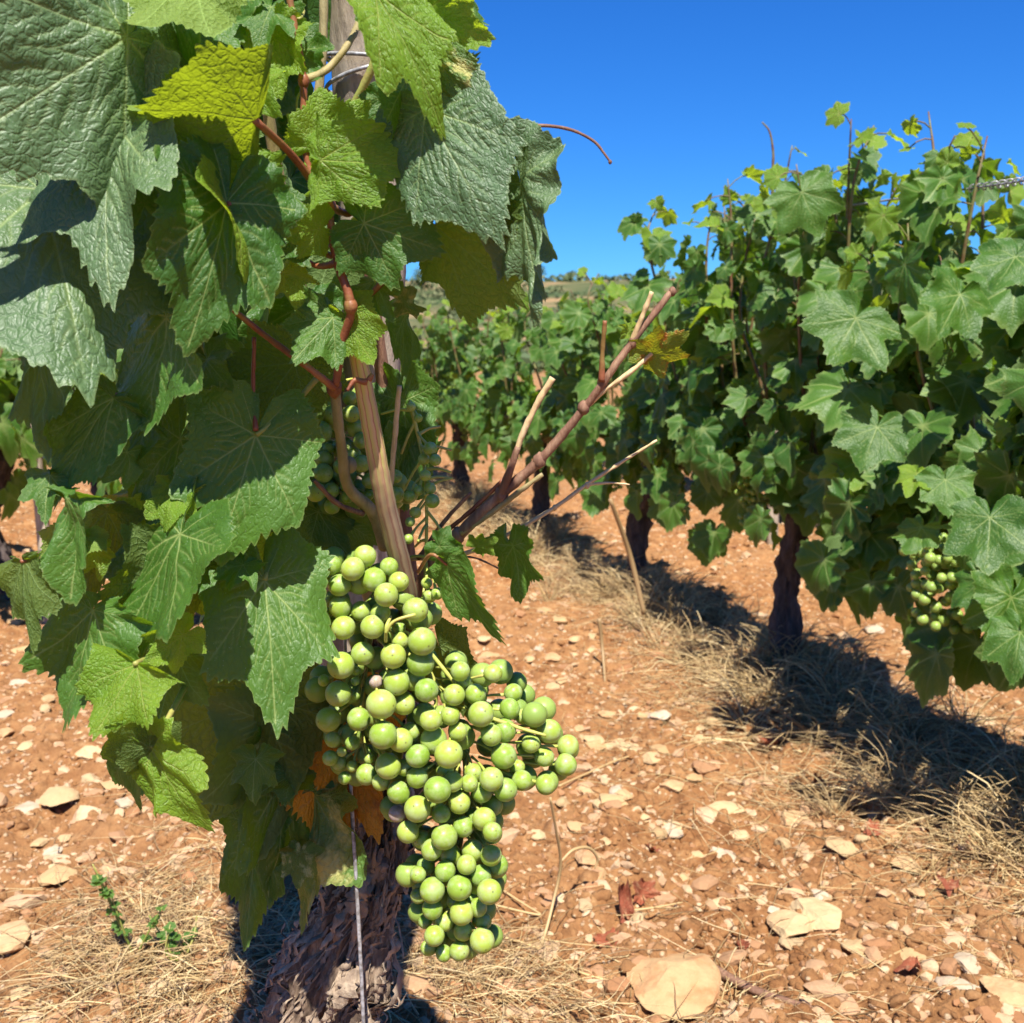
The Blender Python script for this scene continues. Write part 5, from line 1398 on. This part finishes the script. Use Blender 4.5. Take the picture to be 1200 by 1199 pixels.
weed(215, 1165, 'low dark weed in the shade beside the old trunk', .05, 9, 2)

# ------------------------------------------------------------------ the far hill: scrub and trees
rs = np.random.RandomState(55)
n = 2600
y = 18 * (150 / 18) ** rs.uniform(0, 1, n); x = y * rs.uniform(-.62, .62, n)
kk = vn(x * .12, y * .12, None, 91) > -.15; x, y = x[kk], y[kk]; n = len(x)
z = ground_z(x, y, False)
VV, FF = [], []
nq = 26
cr = rs.uniform(.18, .75, n) * (0.6 + y / 90)
c = np.repeat(np.stack([x, y, z], -1), nq, 0); cr_ = np.repeat(cr, nq)
d = norm(rs.normal(size=(n * nq, 3))); d[:, 2] = np.abs(d[:, 2]) * .8
pos = c + d * (cr_ * rs.uniform(.3, 1, n * nq) ** .5)[:, None]
u = norm(rs.normal(size=(n * nq, 3))); v = norm(np.cross(u, rs.normal(size=(n * nq, 3)))); s = (cr_ * rs.uniform(.14, .34, n * nq))[:, None]
quad = np.stack([pos - u * s, pos + v * s * .6, pos + u * s, pos - v * s * .6], 1).reshape(-1, 3)
m, nt, N, L, b = new_mat('scrub_leaves')
rnd = nd(nt, 'ShaderNodeAttribute', attribute_name='rnd')
L.new(ramp(nt, rnd.outputs['Fac'], [(0.0, (0.035, 0.065, 0.02)), (0.5, (0.07, 0.10, 0.032)), (0.8, (0.13, 0.14, 0.055)), (1, (0.22, 0.19, 0.085))]).outputs[0], b.inputs['Base Color']); b.inputs['Roughness'].default_value = .8
M['scrub'] = m
sco = part('scrub', quad, [np.arange(len(quad)).reshape(-1, 4)], M['scrub'], attrs={'rnd': np.repeat(np.clip(np.repeat(rs.uniform(0, 1, n), nq) * .75 + rs.uniform(0, .25, n * nq), 0, 1), 4)}, smooth=False)
tag(sco, 'dry green and straw coloured scrub covering the far hill', None, None, 'stuff')
m, nt, N, L, b = new_mat('tree_leaves')
rnd = nd(nt, 'ShaderNodeAttribute', attribute_name='rnd')
L.new(ramp(nt, rnd.outputs['Fac'], [(0.0, (0.035, 0.065, 0.028)), (1, (0.085, 0.125, 0.05))]).outputs[0], b.inputs['Base Color']); b.inputs['Roughness'].default_value = .8
M['tree'] = m
def far_tree(px, y, h, wd, label, seed, top=None):
    r_ = np.random.RandomState(seed); x = (px - 600) / F * y; z = gz(x, y); t_ = thing('tree', (x, y, z), label, 'tree', 'trees on the far hill')
    B = np.array([x, y, z])
    its = [tube([B - [0, 0, .3], B + [0, 0, h * .3], B + [r_.normal(0, .2), 0, h * .75]], [h * .035, h * .028, h * .012], n=12, sides=8)]
    cl = []
    for k in range(11):
        a = r_.uniform(0, 6.28); q = r_.uniform(.1, .42) * wd; zz = h * r_.uniform(.38, .86); e = B + [q * math.cos(a), q * math.sin(a), zz]; cl.append((e, wd * r_.uniform(.13, .24)))
        its.append(tube([B + [0, 0, h * r_.uniform(.2, .5)], e], [h * .014, h * .005], n=5, sides=5))
    V, fs = merge(its); part('trunk', V, fs, M['bark'], t_)
    N_ = 2600; which = r_.randint(0, len(cl), N_); cc = np.array([q[0] for q in cl])[which]; rr2 = np.array([q[1] for q in cl])[which]
    p_ = cc + norm(r_.normal(size=(N_, 3))) * (rr2 * r_.uniform(.35, 1.05, N_))[:, None] * np.array([1, 1, .85])
    u = norm(r_.normal(size=(N_, 3))); v = norm(np.cross(u, r_.normal(size=(N_, 3)))); s = r_.uniform(.02, .04, (N_, 1)) * h
    quad = np.stack([p_ - u * s, p_ + v * s * .6, p_ + u * s, p_ - v * s * .6], 1).reshape(-1, 3)
    part('crown', quad, [np.arange(len(quad)).reshape(-1, 4)], M['tree'], t_, attrs={'rnd': np.repeat(r_.uniform(0, 1, N_), 4)}, smooth=False)
far_tree(541, 146, 8.0, 7.5, 'round dark tree on the hill crest left of the others', 1)
far_tree(580, 150, 6.0, 9.5, 'low spreading tree on the hill crest right of the round one', 2)
far_tree(612, 152, 4.6, 7.5, 'low tree on the crest, half hidden by the hanging leaf tip', 3)
far_tree(500, 158, 3.0, 6.0, 'low tree on the crest behind the pale hanging leaf', 4)
far_tree(80, 150, 4.0, 6.0, 'tree on the far crest at the left', 5)
